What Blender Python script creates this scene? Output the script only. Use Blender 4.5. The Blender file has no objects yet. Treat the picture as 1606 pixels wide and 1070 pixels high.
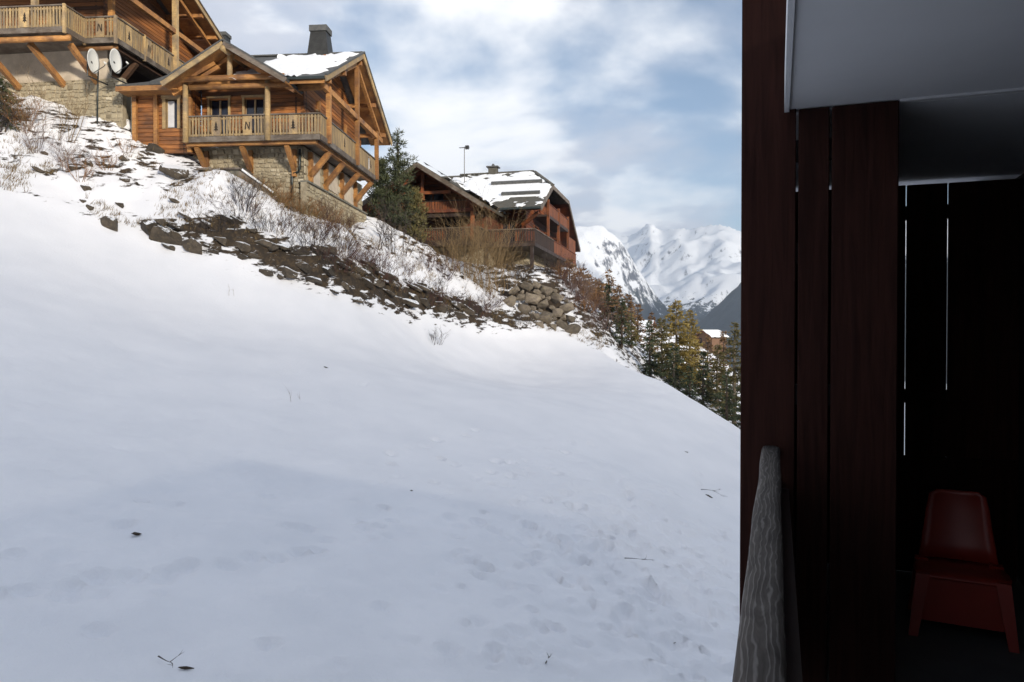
import bpy, bmesh, math, random
import numpy as np
from mathutils import Vector, Matrix, noise as mn
R = math.radians
random.seed(7); rng = np.random.default_rng(7)
S = bpy.context.scene
C = S.collection

# ------------------------------------------------------------------ camera
F_PX, CX, CY, HOR = 1170.0, 803.0, 535.0, 520.0      # photo pixels: focal length, centre, horizon
cam_d = bpy.data.cameras.new('camera'); cam = bpy.data.objects.new('camera', cam_d); C.objects.link(cam)
cam_d.sensor_width = 36; cam_d.lens = 36*F_PX/1606; cam_d.clip_start = .05; cam_d.clip_end = 30000
cam.rotation_euler = (R(90)-math.atan((CY-HOR)/F_PX), 0, 0)
S.camera = cam
# ------------------------------------------------------------------ sky and sun
SUN_EL, SUN_AZ = R(14), R(34)          # azimuth: to the right of straight behind the camera
sd = Vector((math.sin(SUN_AZ)*math.cos(SUN_EL), -math.cos(SUN_AZ)*math.cos(SUN_EL), math.sin(SUN_EL)))
W = bpy.data.worlds.new('World'); S.world = W; W.use_nodes = True
wn, wl = W.node_tree.nodes, W.node_tree.links
wn.clear()
def wnode(t, **k):
    n = wn.new(t)
    for a, v in k.items(): setattr(n, a, v)
    return n
out = wnode('ShaderNodeOutputWorld'); bg = wnode('ShaderNodeBackground'); bg.inputs[1].default_value = 1
sky = wnode('ShaderNodeTexSky', sky_type='NISHITA', sun_disc=False, sun_elevation=SUN_EL, sun_rotation=R(180)-SUN_AZ,
            altitude=1800, air_density=1.0, dust_density=1.2, ozone_density=1.0)
skm = wnode('ShaderNodeVectorMath', operation='SCALE'); skm.inputs[3].default_value = .125
wl.new(sky.outputs[0], skm.inputs[0])
tc = wnode('ShaderNodeTexCoord'); sep = wnode('ShaderNodeSeparateXYZ'); wl.new(tc.outputs['Generated'], sep.inputs[0])
zc = wnode('ShaderNodeMath', operation='MAXIMUM'); zc.inputs[1].default_value = 0; wl.new(sep.outputs[2], zc.inputs[0])
za = wnode('ShaderNodeMath', operation='ADD'); za.inputs[1].default_value = .22; wl.new(zc.outputs[0], za.inputs[0])
dv = wnode('ShaderNodeVectorMath', operation='DIVIDE'); wl.new(tc.outputs['Generated'], dv.inputs[0])
cmb = wnode('ShaderNodeCombineXYZ')
for i in range(3): wl.new(za.outputs[0], cmb.inputs[i])
wl.new(cmb.outputs[0], dv.inputs[1])
mp = wnode('ShaderNodeMapping'); wl.new(dv.outputs[0], mp.inputs[0])
mp.inputs['Location'].default_value = (3.1, 1.7, 0); mp.inputs['Scale'].default_value = (1, 1, .55)
def wnoise(scale, detail, rough, src, dist=0):
    n = wnode('ShaderNodeTexNoise'); n.inputs['Scale'].default_value = scale; n.inputs['Detail'].default_value = detail
    n.inputs['Roughness'].default_value = rough; n.inputs['Distortion'].default_value = dist; wl.new(src, n.inputs['Vector']); return n
def wramp(src, pts):
    r = wnode('ShaderNodeValToRGB'); e = r.color_ramp.elements
    while len(e) < len(pts): e.new(.5)
    for x, (p, c) in zip(e, pts): x.position = p; x.color = c if len(c) == 4 else (*c, 1)
    r.color_ramp.interpolation = 'EASE'; wl.new(src, r.inputs[0]); return r
n1 = wnoise(1.15, 9, .5, mp.outputs[0], .25)
n2 = wnoise(1.9, 7, .5, mp.outputs[0], .1)
cf = wramp(n1.outputs[0], [(.39, (0,0,0)), (.56, (.96,.96,.96))])
cc = wramp(n2.outputs[0], [(.33, (.44,.48,.57)), (.47, (.62,.64,.71)), (.56, (1.08,1.07,1.06))])
mixw = wnode('ShaderNodeMix', data_type='RGBA'); wl.new(cf.outputs[0], mixw.inputs[0])
wl.new(skm.outputs[0], mixw.inputs[6]); wl.new(cc.outputs[0], mixw.inputs[7])
wl.new(mixw.outputs[2], bg.inputs[0]); wl.new(bg.outputs[0], out.inputs[0])
sl = bpy.data.lights.new('sun', 'SUN'); sl.energy = 4.4; sl.angle = R(5.2); sl.color = (1, .90, .75)
so = bpy.data.objects.new('sun', sl); C.objects.link(so); so.rotation_euler = sd.to_track_quat('Z', 'Y').to_euler()
S.view_settings.view_transform = 'Standard'; S.view_settings.look = 'None'; S.view_settings.gamma = 1
S.view_settings.exposure = 0.4
S.view_settings.use_curve_mapping = False
S.render.engine = 'CYCLES'

# ------------------------------------------------------------------ helpers
def P(px, py, Y):                      # a point of the place seen at a photo pixel, Y metres ahead
    return Vector(((px-CX)/F_PX*Y, Y, (HOR-py)/F_PX*Y))
MATS = {}
def newmat(name):
    m = bpy.data.materials.new(name); m.use_nodes = True; MATS[name] = m
    return m, m.node_tree.nodes, m.node_tree.links, m.node_tree.nodes['Principled BSDF']
def rgba(c): return (*c, 1)
def nmix(n, l, fac, a, b, mode='MIX'):
    x = n.new('ShaderNodeMix'); x.data_type = 'RGBA'; x.blend_type = mode
    for sock, v in ((0, fac), (6, a), (7, b)):
        if isinstance(v, (int, float)): x.inputs[sock].default_value = v
        elif isinstance(v, tuple): x.inputs[sock].default_value = rgba(v)
        else: l.new(v, x.inputs[sock])
    return x.outputs[2]
def nnoise(n, l, vec, scale, detail=4, rough=.55, dist=0):
    x = n.new('ShaderNodeTexNoise'); x.inputs['Scale'].default_value = scale; x.inputs['Detail'].default_value = detail
    x.inputs['Roughness'].default_value = rough; x.inputs['Distortion'].default_value = dist
    if vec is not None: l.new(vec, x.inputs['Vector'])
    return x.outputs[0]
def nramp(n, l, src, a, b, lo=0., hi=1.):
    x = n.new('ShaderNodeMapRange'); x.inputs[1].default_value = a; x.inputs[2].default_value = b
    x.inputs[3].default_value = lo; x.inputs[4].default_value = hi; l.new(src, x.inputs[0]); return x.outputs[0]
def ncoord(n, l, scale=(1,1,1), rnd=True, kind='Object', rot=(0,0,0)):
    t = n.new('ShaderNodeTexCoord'); m = n.new('ShaderNodeMapping'); l.new(t.outputs[kind], m.inputs[0])
    m.inputs['Scale'].default_value = scale; m.inputs['Rotation'].default_value = rot
    if rnd:
        o = n.new('ShaderNodeObjectInfo'); k = n.new('ShaderNodeMath'); k.operation = 'MULTIPLY'; k.inputs[1].default_value = 37
        l.new(o.outputs['Random'], k.inputs[0]); c = n.new('ShaderNodeCombineXYZ')
        l.new(k.outputs[0], c.inputs[0]); l.new(k.outputs[0], c.inputs[1]); l.new(c.outputs[0], m.inputs['Location'])
    return m.outputs[0]
def nbump(n, l, b, h, strength, dist=.02):
    x = n.new('ShaderNodeBump'); x.inputs['Strength'].default_value = strength; x.inputs['Distance'].default_value = dist
    l.new(h, x.inputs['Height']); l.new(x.outputs[0], b.inputs['Normal'])
def wood(name, c1, c2, weather=None, wfac=.3, rough=.65, grain=(2, 14, 14)):
    m, n, l, b = newmat(name)
    v = ncoord(n, l, grain); g = nnoise(n, l, v, 1.6, 6, .6, .6)
    col = nmix(n, l, nramp(n, l, g, .35, .68), c1, c2)
    o = n.new('ShaderNodeObjectInfo')
    t = nramp(n, l, o.outputs['Random'], 0, 1, .68, 1.12)
    col = nmix(n, l, 1., col, t, 'MULTIPLY')
    if weather:
        v2 = ncoord(n, l, (.8,.8,.8)); g2 = nnoise(n, l, v2, 1.7, 5, .6)
        col = nmix(n, l, nramp(n, l, g2, .5-wfac*.35, .78-wfac*.35), col, weather)
    l.new(col, b.inputs['Base Color']); b.inputs['Roughness'].default_value = rough
    nbump(n, l, b, g, .35, .01); return m
def plain(name, c, rough=.6, var=.25, scale=3, metal=0, bump=.2, c2=None):
    m, n, l, b = newmat(name); v = ncoord(n, l); g = nnoise(n, l, v, scale, 6, .6)
    c2 = c2 or tuple(x*(1-var) for x in c)
    l.new(nmix(n, l, nramp(n, l, g, .35, .65), c, c2), b.inputs['Base Color']); b.inputs['Roughness'].default_value = rough
    b.inputs['Metallic'].default_value = metal; nbump(n, l, b, g, bump, .01); return m
wood('larch', (.55,.28,.085), (.31,.125,.036), (.13,.06,.03), .25)
wood('larch_log', (.52,.21,.055), (.28,.095,.026), (.09,.04,.02), .36)
wood('pale_larch', (.58,.41,.19), (.36,.23,.10), (.22,.165,.11), .36)
wood('rail_larch', (.55,.39,.18), (.32,.21,.09), (.17,.135,.095), .42)
wood('grey_wood', (.15,.115,.085), (.06,.045,.035), (.22,.19,.16), .2)
wood('dark_beam', (.10,.052,.028), (.045,.024,.015))
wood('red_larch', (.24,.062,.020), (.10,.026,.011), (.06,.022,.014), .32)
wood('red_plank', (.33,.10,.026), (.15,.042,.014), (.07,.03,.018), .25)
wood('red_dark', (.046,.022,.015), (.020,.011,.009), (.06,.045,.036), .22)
wood('stain', (.042,.0160,.0118), (.024,.0098,.0076), None, 0, .9, (20, 20, 1.3)); MATS['stain'].node_tree.nodes['Principled BSDF'].inputs['Specular IOR Level'].default_value = .12
wood('stain_h', (.022,.0085,.0075), (.013,.0055,.005), None, 0, .6)
plain('slate', (.055,.058,.062), .7, .5, 6, 0, .6, (.10,.10,.095))
plain('slate_moss', (.095,.088,.075), .8, .5, 5, 0, .8, (.055,.052,.04))
plain('chimney_metal', (.045,.045,.043), .5, .4, 4, .3)
plain('pipe', (.025,.035,.035), .4, .3)
plain('dish', (.72,.72,.68), .45, .08, 2, 0, .05)
plain('plaster', (.60,.51,.40), .9, .25, 2)
plain('mortar', (.40,.34,.24), .95, .3, 8)
plain('concrete', (.21,.20,.165), .9, .4, 4)
plain('grey_paint', (.79,.80,.82), .85, .08, 1.2, 0, .06)
plain('white_trim', (.65,.65,.66), .6, .06)
plain('floor_tile', (.10,.095,.09), .7, .2, 4)
plain('dark_wall', (.018,.014,.012), .8, .3)
plain('red_plastic', (.30,.027,.014), .4, .15, 4, 0, .03)
plain('bark', (.10,.075,.055), .9, .5, 8)
plain('bark_pale', (.26,.21,.15), .9, .4, 8)
plain('twig_dark', (.060,.045,.040), .9, .4, 5)
plain('twig_red', (.090,.040,.032), .9, .4, 5)
plain('twig_tan', (.23,.155,.075), .9, .35, 5)
plain('twig_orange', (.27,.135,.05), .9, .35, 5)
plain('twig_mauve', (.20,.14,.12), .9, .35, 5)
plain('dry_grass', (.27,.19,.085), .95, .45, 3, 0, 0, (.14,.09,.04))
plain('earth', (.060,.043,.030), .95, .4, 6)
plain('curtain', (.62,.62,.64), .9, .12, 3)
plain('wall_cream', (.16,.09,.055), .9, .2)
m, n, l, b = newmat('glass'); b.inputs['Base Color'].default_value = (.012,.016,.03,1); b.inputs['Roughness'].default_value = .08
plain('hole_dark', (.03,.02,.013), .8, .3)  # dark colour standing in for the shade seen through openings
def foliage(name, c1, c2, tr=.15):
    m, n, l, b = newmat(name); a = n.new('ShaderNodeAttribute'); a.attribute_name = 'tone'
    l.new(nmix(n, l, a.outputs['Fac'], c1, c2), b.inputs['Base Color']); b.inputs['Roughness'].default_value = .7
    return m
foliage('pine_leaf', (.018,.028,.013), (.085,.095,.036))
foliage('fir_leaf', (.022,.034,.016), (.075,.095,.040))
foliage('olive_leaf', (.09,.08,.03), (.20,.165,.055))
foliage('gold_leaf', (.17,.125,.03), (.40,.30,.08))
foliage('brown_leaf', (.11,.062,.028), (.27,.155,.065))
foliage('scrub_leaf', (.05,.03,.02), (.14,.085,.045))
def stonemat(name, cols):
    m, n, l, b = newmat(name); a = n.new('ShaderNodeAttribute'); a.attribute_name = 'tone'
    r = n.new('ShaderNodeValToRGB'); e = r.color_ramp.elements; e.new(.33); e.new(.66)
    for x, c, p in zip(e, cols, (0, .33, .66, 1)): x.position = p; x.color = rgba(c)
    l.new(a.outputs['Fac'], r.inputs[0]); v = ncoord(n, l); g = nnoise(n, l, v, 9, 6, .65)
    l.new(nmix(n, l, nramp(n, l, g, .3, .7, .25, 0), r.outputs[0], (.05,.045,.035)), b.inputs['Base Color'])
    b.inputs['Roughness'].default_value = .9; nbump(n, l, b, g, .6, .02); return m
stonemat('masonry', [(.24,.20,.13), (.48,.41,.28), (.37,.315,.215), (.60,.53,.39)])
def boulder_mat(name, c1, c2, c3, snow):
    m, n, l, b = newmat(name); v = ncoord(n, l); g = nnoise(n, l, v, 2.2, 8, .65); g2 = nnoise(n, l, v, 5, 5, .6)
    col = nmix(n, l, nramp(n, l, g, .35, .65), c1, c2); col = nmix(n, l, nramp(n, l, g2, .55, .72), col, c3)
    o = n.new('ShaderNodeObjectInfo'); col = nmix(n, l, 1., col, nramp(n, l, o.outputs['Random'], 0, 1, .6, 1.25), 'MULTIPLY')
    if snow:
        ge = n.new('ShaderNodeNewGeometry'); s = n.new('ShaderNodeSeparateXYZ'); l.new(ge.outputs['Normal'], s.inputs[0])
        ad = n.new('ShaderNodeMath'); ad.operation = 'ADD'; l.new(s.outputs[2], ad.inputs[0])
        l.new(nramp(n, l, g2, 0, 1, -.35, .35), ad.inputs[1])
        col = nmix(n, l, nramp(n, l, ad.outputs[0], .74, .82), col, (.84,.86,.90))
    l.new(col, b.inputs['Base Color']); b.inputs['Roughness'].default_value = .9; nbump(n, l, b, g, .8, .05); return m
boulder_mat('boulder', (.105,.082,.058), (.042,.034,.026), (.15,.115,.065), True)
boulder_mat('wall_stone', (.27,.22,.165), (.12,.10,.08), (.25,.215,.10), False)
# snow on the ground: snow with dry bare earth showing where the 'bare' attribute is high
m, n, l, b = newmat('snow_ground')
at = n.new('ShaderNodeAttribute'); at.attribute_name = 'bare'
v = ncoord(n, l, (1,1,1), False); vs = ncoord(n, l, (.8, .8, 2.4), False, 'Object', (0, R(25), 0))
g1 = nnoise(n, l, vs, 1.5, 10, .66, .3); g2 = nnoise(n, l, v, 9, 4, .6); g3 = nnoise(n, l, v, .55, 5, .55); g4 = nnoise(n, l, v, 3.2, 8, .62)
ad = n.new('ShaderNodeMath'); ad.operation = 'ADD'; l.new(at.outputs['Fac'], ad.inputs[0]); l.new(nramp(n, l, g1, 0, 1, -1., 1.), ad.inputs[1])
bare = nramp(n, l, ad.outputs[0], .50, .60)
earth = nmix(n, l, nramp(n, l, g2, .35, .65), (.036,.027,.020), (.085,.060,.036)); earth = nmix(n, l, nramp(n, l, g4, .45, .6), earth, (.035,.028,.022))
snowc = nmix(n, l, nramp(n, l, g3, .35, .7), (.845,.85,.885), (.785,.795,.835))
l.new(nmix(n, l, bare, snowc, earth), b.inputs['Base Color']); b.inputs['Roughness'].default_value = .75
b.inputs['Specular IOR Level'].default_value = .2
hh = n.new('ShaderNodeMath'); hh.operation = 'MULTIPLY_ADD'; hh.inputs[1].default_value = -.9; l.new(bare, hh.inputs[0])
g5 = nnoise(n, l, v, 38, 4, .65); l.new(nmix(n, l, .32, nmix(n, l, .45, g4, g2), g5), hh.inputs[2]); nbump(n, l, b, hh.outputs[0], .55, .06)
m, n, l, b = newmat('snow'); v = ncoord(n, l); g = nnoise(n, l, v, 4, 6, .6)
l.new(nmix(n, l, nramp(n, l, g, .3, .7), (.84,.86,.89), (.76,.78,.82)), b.inputs['Base Color']); b.inputs['Roughness'].default_value = .75; nbump(n, l, b, g, .4, .04)
def mountain_mat(name, z0, z1, rockamt):
    m, n, l, b = newmat(name)
    ge = n.new('ShaderNodeNewGeometry'); s = n.new('ShaderNodeSeparateXYZ'); l.new(ge.outputs['Normal'], s.inputs[0])
    s2 = n.new('ShaderNodeSeparateXYZ'); l.new(ge.outputs['Position'], s2.inputs[0])
    v = ncoord(n, l, (1/75., 1/75., 1/230.), False); g = nnoise(n, l, v, 2.4, 12, .72); gb = nnoise(n, l, v, 9, 8, .7)
    ad = n.new('ShaderNodeMath'); ad.operation = 'ADD'; l.new(s.outputs[2], ad.inputs[0]); l.new(nramp(n, l, g, 0, 1, -.55, .55), ad.inputs[1])
    rock = nramp(n, l, ad.outputs[0], rockamt-.07, rockamt+.04, 1, 0)
    col = nmix(n, l, rock, (.82,.85,.90), (.085,.09,.115))
    v3 = ncoord(n, l, (1/45., 1/45., 1/260.), False); gf = nnoise(n, l, v3, 1, 8, .7)
    zz = n.new('ShaderNodeMath'); zz.operation = 'MULTIPLY_ADD'; zz.inputs[1].default_value = 420; l.new(g, zz.inputs[0]); l.new(s2.outputs[2], zz.inputs[2])
    fo = nramp(n, l, zz.outputs[0], z0+210, z1+210, 1, 0)
    ff = n.new('ShaderNodeMath'); ff.operation = 'ADD'; l.new(fo, ff.inputs[0]); l.new(nramp(n, l, gf, 0, 1, -1.1, 1.1), ff.inputs[1])
    col = nmix(n, l, nramp(n, l, ff.outputs[0], .46, .56), col, (.022,.028,.030))
    l.new(col, b.inputs['Base Color']); b.inputs['Roughness'].default_value = .9; nbump(n, l, b, gb, .5, 12); return m
mountain_mat('mountain', 40, 360, .48); mountain_mat('mountain_far', 60, 330, .56); mountain_mat('mountain_forest', 200, 420, .5)

def link(o, parent=None):
    C.objects.link(o)
    if parent is not None: o.parent = parent
    return o
def meshobj(name, verts, faces, mat, parent=None, smooth=False, tone=None):
    me = bpy.data.meshes.new(name); me.from_pydata([tuple(v) for v in verts], [], faces); me.update()
    if mat: me.materials.append(MATS[mat])
    if smooth: me.shade_smooth()
    if tone is not None:
        a = me.attributes.new('tone', 'FLOAT', 'FACE'); a.data.foreach_set('value', np.asarray(tone, 'f'))
    return link(bpy.data.objects.new(name, me), parent)
class MB:
    def __init__(s): s.v = []; s.f = []; s.t = []
    def add(s, vs, fs, t=.5):
        k = len(s.v); s.v += [Vector(p) for p in vs]; s.f += [tuple(i+k for i in f) for f in fs]; s.t += [t]*len(fs); return s
    def box(s, a, b):
        (x0,y0,z0),(x1,y1,z1) = a, b
        return s.add([(x0,y0,z0),(x1,y0,z0),(x1,y1,z0),(x0,y1,z0),(x0,y0,z1),(x1,y0,z1),(x1,y1,z1),(x0,y1,z1)],
                     [(0,3,2,1),(4,5,6,7),(0,1,5,4),(1,2,6,5),(2,3,7,6),(3,0,4,7)])
    def beam(s, p, q, w, h, up=(0,0,1)):
        p, q = Vector(p), Vector(q); d = (q-p).normalized(); u = Vector(up)
        if abs(d.dot(u)) > .98: u = Vector((0,1,0))
        x = d.cross(u).normalized()*w/2; y = x.cross(d).normalized()*h/2
        return s.add([p-x-y,p+x-y,p+x+y,p-x+y,q-x-y,q+x-y,q+x+y,q-x+y],
                     [(0,1,2,3),(7,6,5,4),(0,4,5,1),(1,5,6,2),(2,6,7,3),(3,7,4,0)])
    def tube(s, pts, rs, n=6, cap=True):
        k = len(s.v); pts = [Vector(p) for p in pts]; m_ = len(pts)
        for i, p in enumerate(pts):
            d = (pts[min(i+1, m_-1)]-pts[max(i-1, 0)]).normalized()
            a = d.cross(Vector((.13,.37,.92) if abs(d.z) < .9 else (1,.1,0))).normalized(); c = d.cross(a)
            for j in range(n):
                t = 2*math.pi*j/n; s.v.append(p+(a*math.cos(t)+c*math.sin(t))*rs[i])
        nf = len(s.f)
        for i in range(m_-1):
            for j in range(n): s.f.append((k+i*n+j, k+i*n+(j+1)%n, k+(i+1)*n+(j+1)%n, k+(i+1)*n+j))
        if cap: s.f.append(tuple(k+j for j in range(n))[::-1]); s.f.append(tuple(k+(m_-1)*n+j for j in range(n)))
        s.t += [.5]*(len(s.f)-nf); return s
    def slab(s, poly, t):               # polygon seen from outside, thickened inwards along its normal
        poly = [Vector(p) for p in poly]; nn = Vector()
        for i in range(len(poly)): nn += poly[i].cross(poly[(i+1) % len(poly)])
        nn.normalize(); k = len(poly)
        if nn.z < 0: poly.reverse(); nn = -nn
        lo = [p-nn*t for p in poly]
        return s.add(poly+lo, [tuple(range(k)), tuple(range(2*k-1, k-1, -1))]+[(i, i+k, (i+1) % k+k, (i+1) % k) for i in range(k)])
    def build(s, name, mat, parent=None, smooth=False, tone=False):
        return meshobj(name, s.v, s.f, mat, parent, smooth, s.t if tone else None)
def tag(o, label, cat=None, group=None, kind=None):
    if label: o['label'] = label
    if cat: o['category'] = cat
    if group: o['group'] = group
    if kind: o['kind'] = kind
    return o
def empty(name, loc, rz=0):
    o = bpy.data.objects.new(name, None); o.location = loc; o.rotation_euler = (0,0,rz); o.empty_display_size = .3; return link(o)
def part(name, mat, parent, fn, smooth=False, tone=False):
    mb = MB(); fn(mb); return mb.build(name, mat, parent, smooth, tone)
def inst(name, me, parent, loc, rot=(0,0,0), scale=(1,1,1)):
    o = bpy.data.objects.new(name, me); o.location = loc; o.rotation_euler = rot; o.scale = scale; return link(o, parent)

# ------------------------------------------------------------------ terrain
cp = [  # (px, py, Y): meadow, edge of the bank, chalet terraces, slope beyond
 (0,1070,8.6),(400,1070,9.6),(803,1070,11.2),(1150,1070,13.2),(0,700,15.5),(500,700,20),(1000,760,22),(0,480,23.5),(500,560,28),(900,620,33),(1150,800,24),
 (0,300,31.5),(100,332,32.3),(200,370,33),(300,400,33.5),(400,428,34),(500,449,34.8),(560,474,36.8),(620,497,40),(700,507,44),(760,517,47),(830,520,49),(900,531,50),
 (960,560,49),(1040,596,45.5),(1100,633,42.5),(1160,668,39.5),
 (0,170,36.5),(80,190,36.5),(190,211,37),(300,266,37.2),(380,302,37.2),(450,342,37.3),(490,362,37.5),(560,347,47),(300,330,35.2),(400,360,35.8),(500,395,36.2),
 (620,368,46.5),(660,392,47.5),(700,425,48.5),(560,402,40.5),(570,440,38.5),(620,432,43),(680,455,46),(720,460,48),(800,445,52.5),(860,440,53.5),(900,450,55),(930,490,55),
 (0,215,35.0),(100,255,35.0),(200,290,35.2),(1104,536,210),(1026,526,230),(1165,585,200),(352,302,35.4),(318,294,35.3),(392,316,35.6),(1060,545,150),(1000,556,75),(1060,590,68)]
cw = [P(*c) for c in cp]
cw += [Vector(p) for p in [(-1.5,57,4.9),(4,62,4.6),(-8,60,5.3),(6,75,3.5),(-30,38,14),(-30,50,17),(-18,55,12.5),(-45,40,22),(-45,20,13.5),(-40,0,8),(-20,0,0.5),(0,0,-6.6),(12,5,-10.5),(25,0,-15),
   (-12,48,8.2),(-20,47,12),(9,53,-2.9),(13,47,-5.6),(17,42,-8.6),(12,60,-3.6),(16,58,-5.8),(20,55,-8.2),(25,45,-12),(10,90,-2.5),(35,60,-18),
   (60,120,-34),(0,110,3),(-25,90,17),(-60,90,34),(-90,30,40),(90,60,-48),(60,10,-32),(0,-40,-14),(-60,-50,10),(60,-60,-36),(120,200,-75),(0,200,0),(-120,200,55),(-150,-50,50),(160,-40,-75)]]
cw = np.array([tuple(p) for p in cw])
def tps_fit(pts, lam=.02):
    n_ = len(pts); d = np.linalg.norm(pts[:, None, :2]-pts[None, :, :2], axis=2)/10
    K = np.where(d > 0, d*d*np.log(np.maximum(d, 1e-9)), 0)+lam*np.eye(n_)
    Pm = np.c_[np.ones(n_), pts[:, :2]/10]; A = np.block([[K, Pm], [Pm.T, np.zeros((3, 3))]])
    return np.linalg.solve(A, np.r_[pts[:, 2], 0, 0, 0])
tw = tps_fit(cw)
def tps(x, y):
    x = np.asarray(x, float); y = np.asarray(y, float); r = tw[-3]+tw[-2]*x/10+tw[-1]*y/10
    for (a, b_, _), k in zip(cw, tw):
        d2 = ((x-a)**2+(y-b_)**2)/100; r = r+k*np.where(d2 > 0, .5*d2*np.log(np.maximum(d2, 1e-12)), 0)
    return r
edge = np.array([tuple(P(*c))[:2] for c in [(-150,250,31),(0,300,31.5),(100,332,32.3),(200,370,33),(300,400,33.5),(400,428,34),(500,449,34.8),(560,474,36.8),(620,497,40),(700,507,44),(760,517,47),(830,520,49),(900,531,50),(960,560,49),(1040,596,45.5),(1100,633,42.5),(1160,668,39.5),(1300,760,30)]])
def edge_dist(x, y):                   # signed distance beyond the meadow's upper edge, and place along it
    best = np.full(x.shape, 1e9); al = np.zeros(x.shape); sg = np.ones(x.shape)
    for i in range(len(edge)-1):
        a, b_ = edge[i], edge[i+1]; d = b_-a; L2 = d@d
        t = np.clip(((x-a[0])*d[0]+(y-a[1])*d[1])/L2, 0, 1); qx, qy = a[0]+t*d[0]-x, a[1]+t*d[1]-y; q = np.hypot(qx, qy)
        m_ = q < best; best = np.where(m_, q, best); al = np.where(m_, i+t, al); sg = np.where(m_, np.sign(d[0]*(y-a[1])-d[1]*(x-a[0])), sg)
    return best*sg, al
def fbm(x, y, sc, seed, oct_=4):       # value noise, vectorised
    r = np.zeros(np.shape(x)); amp = 1.; tot = 0
    tab = np.random.default_rng(seed).random((256, 256))
    for o in range(oct_):
        u, v_ = x*sc+17.3*o, y*sc+9.1*o; i, j = np.floor(u).astype(int), np.floor(v_).astype(int); fu, fv = u-i, v_-j
        fu, fv = fu*fu*(3-2*fu), fv*fv*(3-2*fv); g = lambda a, b_: tab[a % 256, b_ % 256]
        r += amp*((g(i,j)*(1-fu)+g(i+1,j)*fu)*(1-fv)+(g(i,j+1)*(1-fu)+g(i+1,j+1)*fu)*fv); tot += amp; amp *= .5; sc *= 2.1
    return r/tot-.5
prints = []
def smooth(a, b_, x): t = np.clip((x-a)/(b_-a), 0, 1); return t*t*(3-2*t)
def ground_z(x, y, fine=False):
    x = np.asarray(x, float); y = np.asarray(y, float)
    far = np.hypot(x, y-30); z = tps(np.clip(x, -170, 190), np.clip(y, -80, 280))
    z = z-smooth(200, 1200, far)*160
    d, al = edge_dist(x, y); near = 1-smooth(60, 90, far)
    step = smooth(-.5, .35, d)*(1-smooth(1.5, 5, d))*np.interp(al, [0,3,4.2,6,9.5,11,12,17], [0,.2,1.0,1.15,.9,.35,0,0])
    ditch = -np.exp(-((d-1.0)/.7)**2)*np.interp(al, [0,12.5,13,17], [0,0,.5,.6])
    bank = smooth(.2, 2, d)*np.interp(al, [0,12,13,17], [1,1,.3,.3])
    z = z+near*(step+ditch+bank*(fbm(x, y, .55, 3)*.75+fbm(x, y, 2.2, 4)*.30)+(1-bank)*(fbm(x, y, .13, 5)*.55+fbm(x, y, .5, 6)*.10))
    if fine:
        tr = np.exp(-(((x-3.6)/3.6)**2+((y-16.5)/5.5)**2)); lo = 1-smooth(14, 26, y)
        z = z+near*(1-bank)*((fbm(x, y, 2.6, 8, 3)*.26+np.abs(fbm(x, y, 3.6, 12, 2))*.30)*tr+fbm(x, y, 1.1, 9, 4)*.20*lo)
        for px_, py_, r_, dp in prints:
            m_ = (np.abs(x-px_) < 3*r_) & (np.abs(y-py_) < 3*r_); q = ((x[m_]-px_)**2+(y[m_]-py_)**2)/r_**2
            z[m_] += -dp/(1+q**2.5)+.3*dp*np.exp(-(np.sqrt(q)-1.5)**2*6)
    return z
def gz(x, y): return float(ground_z(np.array([x]), np.array([y]))[0])
def on_ground(px, py, y0=5, y1=75):    # first ground point along the photo pixel's ray
    Y = np.linspace(y0, y1, 700); X = (px-CX)/F_PX*Y; Z = (HOR-py)/F_PX*Y; k = np.nonzero(ground_z(X, Y) > Z)[0]
    i = k[0] if len(k) else -1
    return Vector((X[i], Y[i], gz(X[i], Y[i])))
for _ in range(520):
    a = rng.normal(); prints.append((3.2+rng.normal()*3.0, 16.5+rng.normal()*3.6, rng.uniform(.06,.15), rng.uniform(.04,.14)))
for t in range(14): prints.append((-8.2+t*.33+rng.normal()*.07, 9.2+t*.34+rng.normal()*.07, .14, .11))
for t in range(45): prints.append((rng.uniform(-9,2), rng.uniform(9,17), rng.uniform(.07,.2), rng.uniform(.03,.11)))
def axis(parts_, lo, hi, g=1.22):
    a = []
    for x0, x1, st in parts_: a += list(np.arange(x0, x1-1e-6, st))
    st = parts_[0][2]; v_ = parts_[0][0]; L = []
    while v_ > lo: st *= g; v_ -= st; L.append(v_)
    st = parts_[-1][2]; v_ = parts_[-1][1]; H = []
    while v_ < hi: H.append(v_); st *= g; v_ += st
    return np.array(L[::-1]+a+H)
ax = axis([(-36,-14,.26),(-14,9,.09),(9,24,.3)], -1500, 1500); ay = axis([(5,24,.09),(24,62,.24)], -1200, 1500)
GX, GY = np.meshgrid(ax, ay); GZ = ground_z(GX, GY, True)
nx, ny = len(ax), len(ay); idx = np.arange(nx*ny).reshape(ny, nx)
fc = np.stack([idx[:-1,:-1], idx[:-1,1:], idx[1:,1:], idx[1:,:-1]], -1).reshape(-1, 4)
me = bpy.data.meshes.new('ground'); me.from_pydata(np.stack([GX, GY, GZ], -1).reshape(-1, 3).tolist(), [], fc.tolist()); me.update(); me.shade_smooth()
D, AL = edge_dist(GX, GY)
bare = np.zeros(GX.shape)
bare += np.exp(-((D-np.interp(AL, [0,3,4,7,9,12], [.6,.4,.1,.1,.4,.6]))/np.interp(AL, [0,3,4,7,9,12], [.7,.6,.5,.55,.7,.75]))**2)*np.interp(AL, [0,1,2.5,3.6,4.2,8,10,11,12,12.6,13,17], [.2,.3,.36,.50,.80,.88,.82,.66,.3,.35,.6,.6])
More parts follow.
